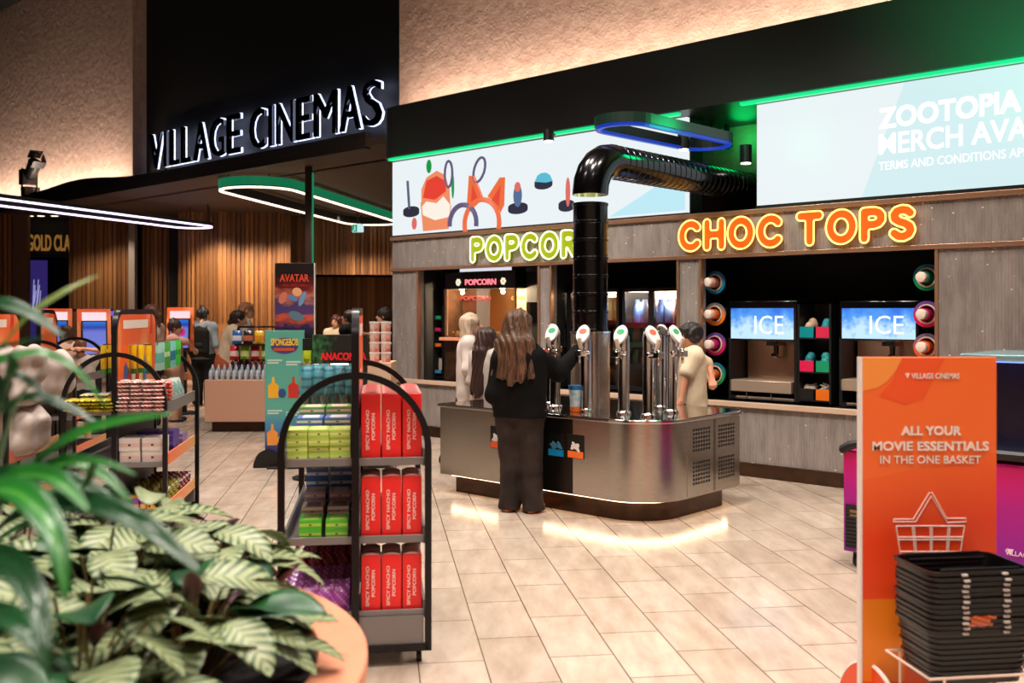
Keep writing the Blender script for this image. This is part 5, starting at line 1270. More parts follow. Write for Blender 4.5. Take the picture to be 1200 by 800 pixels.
# ------------------------------------------------------------------ snack counter with bottles and chips
Y=13.3; x0,x1=P(240,0,Y).x,P(330,0,Y).x; zt=zz(445,Y)
t=thing('snack_counter','plain pinkish beige box counter with water bottles on top','counter',((x0+x1)/2,Y,0),R(2)); hw=(x1-x0)/2
q=MB(); q.box(-hw,hw,0,.72,.14,zt); q.build('counter_body',col((206,158,134),.5),t,bevel=.006)
q=MB(); q.box(-hw+.08,hw-.08,.08,.66,0,.14); q.build('plinth',noisy('bronze_plinth',(72,50,36),(52,36,26),12,.25,.7),t,smooth=0)
def bottle(c1,c2,name='water_bottle'):
    q=MB(); q.lathe([(.028,0),(.031,.01),(.031,.13),(.024,.16),(.012,.18),(.012,.19)],12); r=q.build(name,mat('pet_%d'%c1[0],c1,.12,coat=.3),None)
    q=MB(); q.cyl((0,0,.185),(0,0,.205),.0145,.0145,10); q.build('cap',col(c2,.4),r)
    q=MB(); q.lathe([(.0315,.06),(.0315,.11)],12); q.build('label_wrap',col((200,200,214) if c1[0]>100 else (90,60,120),.4),r)
    return r
for r_,(n,c1,c2,lab,yy,zo) in enumerate(((11,(190,206,214),(70,170,210),'clear water bottle with blue cap, front row on the beige counter',.06,0),(11,(196,190,190),(240,240,240),'clear bottle with white cap, second row on the beige counter',.16,.05),(8,(40,36,48),(206,60,50),'dark soft drink bottle, third row on the beige counter',.26,.11))):
    pr=bottle(c1,c2,'water_bottle' if r_<2 else 'drink_bottle')
    for i in range(n):
        sp=(2*hw-.2)/10.5; loc=((x0+x1)/2-hw+.06+sp*i+(0 if r_<2 else sp*3),Y+yy,zt+zo)
        lb=lab+', '+od(i,n)
        if i==0: pr.location=loc; pr.scale=(.8,.8,.72); tag(pr,lb,'bottle','bottles on the beige counter row %d'%r_ if False else 'bottles on the beige counter')
        else: dup(pr,lb,loc,None,'bottles on the beige counter')
t=thing('stepped_riser','grey stepped riser under the rear bottles on the beige counter','riser',((x0+x1)/2,Y+.11,zt),0)
q=MB(); q.box(-hw+.03,hw-.02,.0,.1,0,.049); q.box(-hw+.03,hw-.02,.1,.22,0,.109); q.build('steps',greymetal,t,smooth=0); q=MB(); q.box(-hw+.03,hw-.02,.0,.004,.04,.052); q.build('lip',white,t,smooth=0)
Yc=Y+.45; t=thing('chip_rack','black wire rack of chip bags on the beige counter','display rack',((x0+x1)/2+.2,Yc,zt),0)
q=MB()
for x in (-.42,.42): q.box(x-.012,x+.012,.1,.124,0,zz(383,Yc)-zt)
q.box(-.42,.42,.1,.12,zz(384,Yc)-zt,zz(382,Yc)-zt); q.build('frame',black,t,smooth=0)
for zq in (zz(422,Yc)-zt,zz(404,Yc)-zt):
    q=MB(); q.box(-.42,.42,-.08,.12,zq-.012,zq); q.box(-.42,.42,-.085,-.08,zq-.012,zq+.02); q.build('basket_shelf',black,t,smooth=0)
chips=[((200,30,40),(240,210,200)),((140,196,30),(240,240,160)),((206,30,36),(250,220,200)),((130,190,40),(230,240,170)),((200,30,40),(240,210,200)),((206,60,40),(250,230,120))]
for i,(c1,c2) in enumerate(chips):
    o=pillow(.125,.2,.06,c1,c2,'chip_bag',0); o.location=(P(275+i*12.2,0,Yc).x,Yc-.03,zz(422,Yc)+.002); o.rotation_euler=(R(-8),0,0); tag(o,['red','green','red','green','red','orange'][i]+' chip bag on the lower rack shelf, '+od(i,6),'packet','chip bags on the rack')
for i,(c1,c2,nm) in enumerate((((40,100,180),(220,220,230),'blue'),((40,26,26),(200,110,80),'black'),((244,190,50),(230,150,40),'yellow'),((244,190,50),(230,150,40),'second yellow'),((206,150,110),(240,220,200),'tan'))):
    o=pillow(.135,.2,.06,c1,c2,'chip_bag',0); o.location=(P(278+i*13,0,Yc).x,Yc-.02,zz(404,Yc)+.002); o.rotation_euler=(R(-8),0,0); tag(o,nm+' chip bag on the upper rack shelf','packet','chip bags on the rack')
# ------------------------------------------------------------------ popcorn tub pile on a pale counter
Y=10.2; t=thing('pickup_counter','pale beige counter block behind the near rack with tubs on it','counter',(P(432,0,Y).x,Y,0),0); zt=zz(425,Y)
q=MB(); q.box(-.28,.23,0,.5,.10,zt); q.build('counter_body',col((222,186,156),.5),t,bevel=.006); q=MB(); q.box(-.25,.2,.04,.46,0,.1); q.build('plinth',black,t,smooth=0)
pr=None
for c_ in range(2):
    for k in range(4):
        lb='white and red popcorn tub in the %s column, %s'%(['left','right'][c_],['bottom','second from bottom','third from bottom','top'][k])
        if pr is None:
            q=MB(); q.lathe([(.046,0),(.056,.10)],18); pr=q.build('popcorn_tub',noisy('tub_print',(236,222,208),(226,110,96),16,.5,detail=1),None)
            q=MB(); q.lathe([(.057,.09),(.058,.102),(.055,.104)],18); q.build('rim',white,pr); loc=(P(437.5,0,Y).x,Y+.1,zt)
            pr.location=loc; tag(pr,lb,'tub','popcorn tubs on the pale counter')
        else: dup(pr,lb,(P(437.5+13.2*c_,0,Y).x,Y+.1,zt+.106*k),None,'popcorn tubs on the pale counter')
t=thing('phone_box','small blue printed box standing on the dark counter by the poster','box',(P(377.5,0,13).x,13,0.93),R(20)); q=MB(); q.box(-.06,.06,0,.05,0,.27); q.build('carton',noisy('blue_print',(70,110,190),(200,210,220),20,.4),t,bevel=.003); q=MB(); q.box(-.065,-.058,-.002,.052,0,.275); q.build('black_edge',black,t,smooth=0)
t=thing('ticket_counter','dark counter at the back where the staff lean','counter',(P(405,0,13.4).x,13.0,0),0); q=MB(); q.box(-.62,.42,-.2,.6,0,.90); q.build('counter_body',col((40,30,26),.5),t,smooth=0); q=MB(); q.box(-.65,.45,-.23,.6,.90,.93); q.build('counter_top',col((120,84,62),.4),t,smooth=0)
# ------------------------------------------------------------------ ticket kiosks
kscr=mat('kiosk_screen',(20,40,120),.3); n_,l_,b_=nt(kscr); kz=n_.new('ShaderNodeSeparateXYZ'); l_.new(coords(kscr),kz.inputs[0]); setcol(kscr,ramp(kscr,kz.outputs['Z'],[(.0,(120,130,206)),(.30,(110,120,200)),(.36,(20,50,150)),(.44,(40,120,210))]),True); b_.inputs['Emission Strength'].default_value=.85
def kiosk(label,px,Y,rz,tilt,art=False):
    X=P(px,0,Y).x; t=thing('ticket_kiosk',label,'kiosk',(X,Y,0),R(rz))
    q=MB(); q.cyl((0,0.1,0),(0,.1,.03),.26,.26,24); q.box(-.09,.09,.05,.14,.03,1.1); q.build('pedestal',black,t,bevel=.004)
    tf=Matrix.Translation((0,0,1.05)) @ Matrix.Rotation(R(tilt),4,'X')
    q=MB(); q.box(-.21,.21,.03,.07,-.05,.64,0,tf); q.build('back_board',orange,t,smooth=0)
    q=MB(); q.box(-.15,.15,-.012,.03,.47,.58,0,tf); q.build('lit_header',emis('kiosk_pink',(255,206,214),1.1),t,smooth=0)
    q=MB(); q.box(-.16,.16,-.03,.03,-.06,.46,0,tf); q.build('screen_case',black,t,bevel=.004)
    q=MB(); q.box(-.14,.14,-.034,-.03,0,.44); s=q.build('screen',kscr,t,smooth=0); s.location=(0,0,1.05); s.rotation_euler=(R(tilt),0,0)
    if art:
        q=MB(); q.panel(ell(-.03,.25,.06,.06,14),-.0365,-.0345); q.panel(ell(.05,.25,.05,.06,14),-.037,-.035); q.build('screen_art',emis('kiosk_magenta',(200,30,120),.9),s,smooth=0)
kiosk('ticket kiosk with tilted blue screen, leftmost behind the far left rack',65,13.6,24,-14)
kiosk('ticket kiosk with tilted blue screen between the child and orange rack board',111,13.2,26,-16)
kiosk('ticket kiosk with blue and pink screen beside the backpack wearer',210,15.6,4,-4,True)
t=thing('queue_rail','thin black rail with purple sign between the ticket kiosks','rail',(P(94,0,16.5).x,16.5,0),0)
q=MB()
for x in (-.5,.5): q.cyl((x,0,0.02),(x,0,1.66),.02,.02,8); q.cyl((x,0,0),(x,0,.02),.12,.12,16)
q.box(-.55,.55,-.015,.015,1.62,1.67); q.build('rail_frame',black,t,bevel=.002); q=MB(); q.box(.36,.56,-.02,.0,1.55,1.63); q.build('purple_sign',emis('purple_sign',(130,100,230),.8),t,smooth=0)
# ------------------------------------------------------------------ premium lounge entrance
t=thing('entrance_sign','dim gold lettering sign over the dark lounge entrance at far left','sign',gpos(gu(57,26.5),26.5,0),GRID)
zq=lambda py: zz(py,27)
q=MB(); q.box(gu(30,26.5)-gu(57,26.5),gu(82,26.5)-gu(57,26.5),.0,.15,zq(305),4.0); q.build('sign_fascia',col((14,12,11),.5),t,smooth=0)
q=MB(); text(q,'GOLD CLASS',gu(62,26.5)-gu(57,26.5),-.01,zq(299),gu(92,26.5)-gu(33,26.5),zq(281)-zq(299),.02,.03); q.build('lettering',emis('dim_gold',(214,150,70),.30),t,smooth=0)
t=thing('lounge_poster','blue and violet lit poster in the dark lounge entrance','poster',gpos(gu(45,27.5),27.5,0),GRID)
lp=noisy('lounge_art',(40,40,110),(24,20,60),3,.4); 
q=MB(); hw=(gu(55,27.5)-gu(35,27.5))/2; q.box(-hw,hw,0,.05,0.5,zz(309,28)); B=q.build('poster_panel',emis('violet_panel',(58,44,120),.55),t,smooth=0)
q=MB()
for i in range(7): q.tube([(-hw*.7+.12*i*hw*2/1.0*.5,-.01,zz(372-8*(i%3),28)),(-hw*.5+.13*i*hw,-.01,zz(330+6*(i%4),28))],.012,4)
q.build('light_streaks',emis('streaks',(170,170,230),.7),B,smooth=0)
for i,(px,py) in enumerate(((20,263),(35,261),(48,259),(64,257))):
    Yd=(4.0-CZ)*FPX/(HY-py); Yd=min(Yd,24.5); p=P(px,0,Yd); t=thing('soffit_downlight','small round soffit downlight at the far left, '+od(i,4),'lamp',(p.x,p.y,3.985),0,'soffit downlights at the far left')
    q=MB(); q.cyl((0,0,.0),(0,0,.012),.12,.12,18); q.build('trim_ring',black,t); q=MB(); q.cyl((0,0,-.004),(0,0,0.004),.085,.085,16); q.build('lens',emis('soffit_lens',(255,226,190),3.),t)
t=thing('exit_sign','small green and white exit sign under the soffit by the ring light','sign',(P(419,0,22).x,22,zz(272,22)),R(-10))
q=MB(); q.box(-.13,.13,0,.03,0,.18); q.build('sign_case',emis('exit_white',(200,240,240),.9),t,smooth=0); q=MB(); q.box(-.125,-.01,-.004,0,.01,.17); q.build('green_half',emis('exit_green',(0,150,100),.9),t,smooth=0)
q=MB(); q.ball((-.065,-.006,.13),(.015,.004,.015),8,6); q.tube([(-.065,-.006,.11),(-.07,-.006,.07),(-.10,-.006,.03)],.008,6); q.tube([(-.07,-.006,.07),(-.04,-.006,.04)],.008,6); q.tube([(-.065,-.006,.105),(-.035,-.006,.09)],.007,6); q.build('running_figure',emis('exit_white',(200,240,240),.9),t); q=MB(); q.box(-.01,.01,.01,.02,.18,.9); q.build('stem',black,t,smooth=0)
# ================================================================== orange basket stand at the right
Y=3.85; X0=P(1010.5,0,Y).x; X1=P(1168,0,Y).x; w=X1-X0
t=thing('basket_stand','orange promotional stand board with basket drawing, behind the basket stack','sign',((X0+X1)/2,Y,0),0)
zt=zz(418.5,Y)
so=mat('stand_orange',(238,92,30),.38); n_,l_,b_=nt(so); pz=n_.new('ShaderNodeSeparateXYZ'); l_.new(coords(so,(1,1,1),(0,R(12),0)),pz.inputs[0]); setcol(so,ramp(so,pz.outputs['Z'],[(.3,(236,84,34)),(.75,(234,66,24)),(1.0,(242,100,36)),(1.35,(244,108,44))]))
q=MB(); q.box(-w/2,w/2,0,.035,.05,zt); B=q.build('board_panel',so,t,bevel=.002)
q=MB(); q.box(-w/2-.008,-w/2,-.001,.036,.05,zt); q.build('white_edge',white,B,smooth=0)
def sp_(px,py): return ((px-600)/FPX*Y-(X0+X1)/2, zz(py,Y))
q=MB(); q.panel([sp_(1011,419),sp_(1057,419),sp_(1050,434),sp_(1040,446),sp_(1028,454),sp_(1011,458)],-.0012,0); q.build('light_swoosh',col((248,150,66),.4),B,smooth=0)
q=MB(); q.panel([sp_(1057,419),sp_(1108,419),sp_(1094,445),sp_(1082,468),sp_(1060,474),sp_(1030,464),sp_(1045,446)],-.0010,0); q.build('dark_swoosh',col((240,86,34),.4),B,smooth=0)
q=MB(); q.panel([sp_(1011,702),sp_(1060,702),sp_(1060,798),sp_(1011,798)],-.0010,0); q.build('amber_corner',col((236,128,22),.4),B,smooth=0)
lt=mat('print_white',(246,224,214),.5)
def stext(s,px0,px1,y0,y1,bold):
    q=MB(); (xa,za),(xb,zb)=sp_(px0,y1),sp_(px1,y0); text(q,s,(xa+xb)/2,-.0014,za,xb-xa,zb-za,bold,.0012); q.build('lettering',lt,B,smooth=0)
stext('VILLAGE CINEMAS',1068,1124,437,443.5,.02)
q=MB(); q.panel([sp_(1060.5,437),sp_(1066,437),sp_(1063.2,443.5)],-.002,0); q.build('triangle_mark',lt,B,smooth=0)
stext('ALL YOUR',1056,1126,499,510,.035); stext('MOVIE ESSENTIALS',1022,1158.5,517,528,.03); stext('IN THE ONE BASKET',1031,1149,533.5,543,.01)
q=MB()   # outlined basket drawing
def ln(*pp): q.tube([(sp_(*p)[0],-.0015,sp_(*p)[1]) for p in pp],.0024,6)
ln((1047,611),(1047,608),(1070,608),(1089,577),(1092,577),(1109,607),(1132,607),(1132,611),(1110,612),(1091,581),(1073,611),(1047,611))
for y,xl,xr in ((616,1050,1130),(629,1052,1128),(632,1053,1127),(646,1055,1125),(650,1056,1124)): ln((xl,y),(xr,y))
for a,b in ((1050,1057),(1069,1073),(1071,1075),(1090,1090.5),(1092,1092),(1111,1108),(1113,1110),(1130,1123)): ln((a,616),(b,662))
q.build('basket_drawing',lt,B,smooth=30)
for s in (-1,1):
    q=MB(); x=-w/2+.04 if s<0 else w/2-.04
    tf=Matrix.Translation((x,.02,0)) @ Matrix.Rotation(R(90+ (14 if s<0 else -14)),4,'Z'); q.panel([(.22*math.cos(a),.24*math.sin(a)) for a in np.linspace(0,math.pi,20)],-.008,.008,0,tf); F_=q.build('half_round_foot',so,t,smooth=30)
    q=MB(); tfp=[tf @ Vector((.22*math.cos(a),0,.24*math.sin(a))) for a in np.linspace(0,math.pi,24)]; q.tube(tfp,.009,6); q.build('white_rim',white,F_)
# wire holder and nested baskets
Yb=3.45; gx0,gz_=P(1090,795,Yb).x,zz(795,Yb)
hw_,hd_=.42,.29
def bl(x,y): return (gx0+x*UX-y*math.sin(GRID), Yb+x*math.sin(GRID)+y*math.cos(GRID))
t=thing('basket_holder','white wire floor holder carrying the stack of black baskets','rack',(gx0,Yb,0),GRID)
q=MB(); q.tube([(-.006,-.006,gz_),(hw_,-.006,gz_),(hw_,hd_,gz_),(-.006,hd_,gz_)],.005,8,True); q.build('top_ring',mat('wire_pale',(236,206,190),.35),t)
q=MB()
for x,y in ((.05,-.006),(hw_-.05,-.006),(.05,hd_),(hw_-.05,hd_)): q.tube([(x,y,gz_),(x,y,.01)],.005,8)
q.tube([(.05,-.006,.012),(.05,hd_,.012)],.005,8); q.tube([(hw_-.05,-.006,.012),(hw_-.05,hd_,.012)],.005,8); q.tube([(.05,.14,.02),(hw_-.05,.14,.02)],.006,8)
q.build('wire_legs',mat('wire_pale',(236,206,190),.35),t)
bm=mat('basket_plastic',(17,15,17),.30); bh=.20
def basket():
    r=thing('shopping_basket','x','basket',(0,0,0),GRID)
    def ring(ins,z):
        p=rrect(.40-2*ins,.275-2*ins,.04,5); return [(x+.20,y+.1375,z) for x,y in p]
    q=MB(); R0,R1=ring(.028,0),ring(.006,bh); n=len(R0); vs=R0+R1+ring(.031,.003)+ring(.009,bh)
    fs=[(i,(i+1)%n,n+(i+1)%n,n+i) for i in range(n)]+[(2*n+(i+1)%n,2*n+i,3*n+i,3*n+(i+1)%n) for i in range(n)]+[tuple(range(n))[::-1],tuple(range(2*n,3*n))]
    q.add(vs,fs); q.build('tub',bm,r,smooth=40)
    q=MB(); a,b=ring(0,bh-.012),ring(0,bh); c,d=ring(.010,bh),ring(.010,bh-.012); n=len(a); vs=a+b+c+d; fs=[]
    for k in range(4):
        l=(k+1)%4; fs+=[(k*n+i,k*n+(i+1)%n,l*n+(i+1)%n,l*n+i) for i in range(n)]
    q.add(vs,fs); q.build('rim',bm,r,smooth=30)
    for x in (.115,.27):
        q=MB(); q.box(x,x+.022,-.010,.004,bh-.014,bh-.006); q.build('handle_hinge',mat('hinge_grey',(190,176,170),.35),r,bevel=.002)
    for i in range(4):
        q=MB(); z=.03+i*.04; rr_=[(x,y,zz_) for x,y,zz_ in ring(.020-.004*i,z)]; q.tube(rr_,.003,5,True); q.build('body_rib',bm,r)
    q=MB(); q=None
    for y_ in (.02,.25): q=MB(); q.tube([(.05,y_,bh-.004),(.05,y_,bh+.004),(.35,y_,bh+.004),(.35,y_,bh-.004)],.005,6); q.build('wire_handle',bm,r)
    return r
pr=basket(); n=12; wz_=['lowest']+['%s from the bottom'%k for k in ('second','third','fourth','fifth','sixth','seventh','eighth','ninth','tenth','eleventh')]+['topmost']
zb=.30; pitch=(zz(664,Yb+.1)-bh-zb)/(n-1)
for i in range(n):
    x,y=bl(.01+.003*math.sin(i*2.1),.006+.003*math.cos(i*1.7))
    lb='black shopping basket in the nested stack, '+wz_[i]
    if i==0: pr.location=(x,y,zb); pr['label']=lb; pr['group']='stacked shopping baskets'
    else: dup(pr,lb,(x,y,zb+pitch*i),GRID+.012*math.sin(i*3),'stacked shopping baskets')
q=None
x,y=bl(.20,.062); o=pillow(.12,.045,.015,(170,60,30),(206,120,60),'snack_packet',3); o.location=(x,y-.05,zb+pitch*7+.075); o.rotation_euler=(R(10),0,GRID); tag(o,'orange red packet caught between the stacked baskets','packet')
# ================================================================== pink open freezer behind the stand
fv=P(988,0,6.3); t=thing('display_freezer','magenta open display freezer with dark canopy behind the orange stand','freezer',wpos(*wab(Vector((fv.x,6.3,0)))),WALL); fa,fb=wab(Vector((fv.x,6.3,0)))
fm=mat('magenta_graphic',(214,0,110),.4); n_,l_,b_=nt(fm); pz=n_.new('ShaderNodeSeparateXYZ'); l_.new(coords(fm),pz.inputs[0]); setcol(fm,ramp(fm,pz.outputs['Z'],[(.15,(130,10,150)),(.5,(170,0,130)),(.75,(214,0,104))]))
FW=1.75
q=MB(); q.box(0,FW,0,.8,.10,.74); q.build('cabinet_body',fm,t,bevel=.01)
q=MB(); q.tube([(.0,-.01,.745),(.05,-.01,.775),(.14,-.01,.80),(FW,-.01,.80)],.03,8); q.tube([(.0,-.01,.745),(.0,.8,.745)],.025,8); q.build('bumper_rail',black,t)
q=MB(); q.box(.02,.22,-.012,0,.13,.40); V_=q.build('vent_grille',col((18,16,18),.5),t,smooth=0)
q=MB()
for i in range(9): q.box(.03,.21,-.018,-.012,.15+.024*i,.16+.024*i)
q.build('grille_slats',col((34,30,34),.5),V_,smooth=0)
q=MB(); q.box(.05,.12,-.016,-.012,.32,.37); q.build('lock_plate',col((150,120,80),.4,metal=.6),V_,smooth=0)
q=MB(); q.box(.95,1.6,-.002,0,.13,.16) if False else text(q,'VILLAGE CINEMAS',wa(1212,fb)-fa,-.003,.235,.30,.028,.01,.002); xx_=wa(1184,fb)-fa; q.panel([(xx_-.02,.27),(xx_+.02,.27),(xx_,.232)],-.004,-.001); q.build('lettering',col((240,210,230),.5),t,smooth=0)
q=MB(); ux=wa(1124,fb+.1)-fa; q.box(ux+.04,FW,.30,.8,.74,1.33); q.build('back_cabinet',mat('freezer_dark',(10,14,34),.25),t,smooth=0)
q=MB(); q.prism([(ux,.10),(FW,.10),(FW,.85),(ux,.85)],1.33,1.37); q.build('canopy',mat('canopy_pearl',(150,190,196),.2,.5),t,bevel=.008)
q=MB(); q.box(ux+.04,FW-.02,.04,.30,.765,.775); q.build('chilled_deck',col((196,204,236),.3),t,smooth=0)
q=MB(); q.box(ux+.04,FW-.02,.14,.18,1.322,1.33); q.build('canopy_light',emis('blue_tube',(70,90,255),6),t,smooth=0)
for x in (.06,FW-.06):
    for y in (.08,.7):
        q=MB(); q.cyl((x-.015,y,.04),(x+.015,y,.04),.04,.04,16); q.box(x-.02,x+.02,y-.02,y+.02,.06,.10); q.build('caster',black,t)
# ================================================================== planter
PC=(-1.36,2.40); PR=1.0; PZ=.75
t=thing('round_planter','large round terracotta planter with a wide flat rim full of leaves','planter',(PC[0],PC[1],0),0)
terr=noisy('terracotta',(226,150,116),(206,130,98),3,.5)
q=MB(); q.lathe([(.86,0),(.93,.06),(PR-.015,PZ-.06)],72); q.build('pot_wall',terr,t)
q=MB(); q.lathe([(PR-.125,PZ-.10),(PR-.012,PZ-.06),(PR,PZ-.045),(PR,PZ-.004),(PR-.004,PZ),(PR-.122,PZ),(PR-.125,PZ-.004),(PR-.125,PZ-.099)],96); q.v=q.v; R_=q.build('rim',terr,t,smooth=30)
q=MB(); q.lathe([(.02,PZ-.035),(PR-.13,PZ-.04)],48); q.build('soil',noisy('soil',(24,17,13),(10,8,7),30,.95,0,(1,1,1),.8,.03),t)
# leaves --------------------------------------------------------------
cal=mat('patterned_leaf',(120,140,90),.38); n_,l_,b_=nt(cal)
uvn=n_.new('ShaderNodeUVMap'); uvn.uv_map='UVMap'; us=n_.new('ShaderNodeSeparateXYZ'); l_.new(uvn.outputs[0],us.inputs[0])
def mth(op,a,b_=None,c=None):
    x=n_.new('ShaderNodeMath'); x.operation=op
    for i,v in enumerate((a,b_,c)):
        if v is None: continue
        if isinstance(v,(int,float)): x.inputs[i].default_value=v
        else: l_.new(v,x.inputs[i])
    return x.outputs[0]
av=mth('ABSOLUTE',us.outputs['Y'])
fr=mth('FRACT',mth('SUBTRACT',mth('MULTIPLY',us.outputs['X'],8.),mth('MULTIPLY',av,1.5)))
tri=mth('ABSOLUTE',mth('SUBTRACT',fr,.5))
wd=mth('ADD',tri,mth('MULTIPLY',mth('SUBTRACT',av,.55),.22))
setcol(cal,ramp(cal,wd,[(.18,(150,158,116)),(.30,(124,138,94)),(.38,(74,98,64)),(.46,(48,76,50))]))
rough_=n_.new('ShaderNodeBump'); rough_.inputs['Strength'].default_value=.25; rough_.inputs['Distance'].default_value=.01; l_.new(tri,rough_.inputs['Height']); l_.new(rough_.outputs[0],b_.inputs['Normal'])
purple=noisy('leaf_underside',(96,44,56),(70,34,44),9,.5)
cal_d=mat('dark_leaf',(40,84,46),.35); cal_d2=noisy('dark_leaf_mix',(38,92,46),(20,58,38),9,.35)
def leaf_geo(mb,base,az,el,L,Wd,droop,roll,rr,mi=0,fold=.25):
    nu,nv=11,6; d0=Vector((math.cos(az),math.sin(az),0)); up=Vector((0,0,1)); side=Vector((-math.sin(az),math.cos(az),0)); p=Vector(base); e=el; st=L/nu; vs=[]; uv=[]
    for i in range(nu+1):
        u=i/nu; wv=Wd*.5*(math.sin(math.pi*min(1,u*.97+.03))**.72)*(1.12-.3*u)
        t_=d0*math.cos(e)+up*math.sin(e); nrm=up*math.cos(e)-d0*math.sin(e)
        for k in range(nv+1):
            v=k/nv*2-1; s=side*math.cos(roll)+nrm*math.sin(roll); nn=nrm*math.cos(roll)-side*math.sin(roll)
            q=p+s*(v*wv)+nn*(abs(v)**1.5*wv*fold+.0012*math.sin(u*26+abs(v)*3)*abs(v))
            vs.append(q); uv.append((u,v))
        p=p+t_*st; e-=droop/nu
    fs=[(i*(nv+1)+k,i*(nv+1)+k+1,(i+1)*(nv+1)+k+1,(i+1)*(nv+1)+k) for i in range(nu) for k in range(nv)]
    mb.add(vs,fs,mi); mb.uv=(mb.uv or [])+uv
def calathea(label,x,y,n,seed,spread=.22,hmax=.26,dark=.0):
    rr=random.Random(seed); t=thing('patterned_plant',label,'plant',(x,y,PZ-.04),0); fo=MB(); un=MB(); stm=MB()
    for i in range(n):
        az=2*math.pi*(i*.618)+rr.uniform(-.4,.4); k=(i+.5)/n; r=spread*math.sqrt(k); z=hmax*(1-.75*k)*rr.uniform(.8,1.1)+.05
        base=Vector((r*math.cos(az),r*math.sin(az),z)); L=rr.uniform(.16,.23); Wd=L*rr.uniform(.54,.66)
        el=rr.uniform(.0,.5)-.25*k; dr=rr.uniform(.5,1.2); ro=rr.uniform(-.35,.35)
        if rr.random()<.03: leaf_geo(un,base,az,el+.5,L*.6,Wd*.4,-.2,ro,rr,0,1.1)
        else: leaf_geo(fo,base,az,el,L,Wd,dr,ro,rr,1 if rr.random()<dark else 0,.16)
        stm.tube([(.02*math.cos(az),.02*math.sin(az),0),(r*.6*math.cos(az),r*.6*math.sin(az),z*.7),tuple(base)],.0035,5)
    def sol(o):
        md=o.modifiers.new('thick','SOLIDIFY'); md.thickness=.0012; return o
    sol(fo.build('foliage',[cal,cal_d2],t,smooth=80))
    if un.v: o_=sol(un.build('curled_leaf',purple,t,smooth=80)); o_['kind']='stuff'
    stm.build('stems',noisy('leaf_stem',(120,96,50),(80,70,40),9,.5),t)
pp=[(-.77,2.36,'at the right by the soil gap'),(-.88,2.86,'at the far right of the planter'),(-1.14,3.06,'at the far side of the planter'),(-1.08,2.60,'in the middle of the planter'),(-.93,2.12,'at the front right of the planter'),(-1.22,2.14,'at the front of the planter'),(-1.46,2.62,'behind the strappy leaves'),(-1.12,1.80,'nearest the camera'),(-1.5,3.0,'at the far left of the planter')]
for i,(x,y,lb) in enumerate(pp):
    calathea('bushy plant of striped pale green leaves '+lb,x,y,36 if i<6 else 30,20+i,.26 if i not in(0,1) else .20,.27 if i not in (0,1) else .22,.16)
# long strappy leaves at the left
strap=mat('strap_leaf',(44,126,40),.30); n_,l_,b_=nt(strap); uvn=n_.new('ShaderNodeUVMap'); uvn.uv_map='UVMap'; us=n_.new('ShaderNodeSeparateXYZ'); l_.new(uvn.outputs[0],us.inputs[0]); av=mth('ABSOLUTE',us.outputs['Y']); setcol(strap,ramp(strap,av,[(.0,(96,160,70)),(.12,(36,120,36)),(.9,(24,92,32))]))
strap_d=mat('strap_leaf_dark',(26,70,36),.28); strap_y=mat('strap_leaf_olive',(120,140,62),.4)
t=thing('strap_leaf_plant','tall plant with long glossy green strap leaves rising over the planter','plant',(-1.22,1.95,PZ-.04),0)
def strap_leaf(pts,wpx,m):
    P3=[P(*p) for p in pts]; n=18; cp=[]
    for i in range(n+1):
        u=i/n*(len(P3)-1); k=min(int(u),len(P3)-2); f=u-k
        p0=P3[max(k-1,0)];p1=P3[k];p2=P3[k+1];p3=P3[min(k+2,len(P3)-1)]
        cp.append(.5*((2*p1)+(p2-p0)*f+(2*p0-5*p1+4*p2-p3)*f*f+(3*p1-p0-3*p2+p3)*f**3))
    q=MB(); vs=[];uv=[]; nv=4
    for i,p in enumerate(cp):
        d=(cp[min(i+1,n)]-cp[max(i-1,0)]).normalized(); view=(Vector((0,0,2.6))-p).normalized(); s=d.cross(Vector((.25,-.55,.8))).normalized(); nn=s.cross(d)
        u=i/n; w=wpx*pts[0][2]/FPX*.5*min(1,(u*3+.25))*max(.03,(1-u**3.2))
        for k in range(nv+1): v=k/nv*2-1; vs.append(p+s*(v*w)+nn*(abs(v)*w*.35)-t.location); uv.append((u,v))
    q.add(vs,[(i*(nv+1)+k,i*(nv+1)+k+1,(i+1)*(nv+1)+k+1,(i+1)*(nv+1)+k) for i in range(n) for k in range(nv)]); q.uv=uv
    o=q.build('leaf',m,t,smooth=80); md=o.modifiers.new('thick','SOLIDIFY'); md.thickness=.0015
rt=(-70,700,1.9)
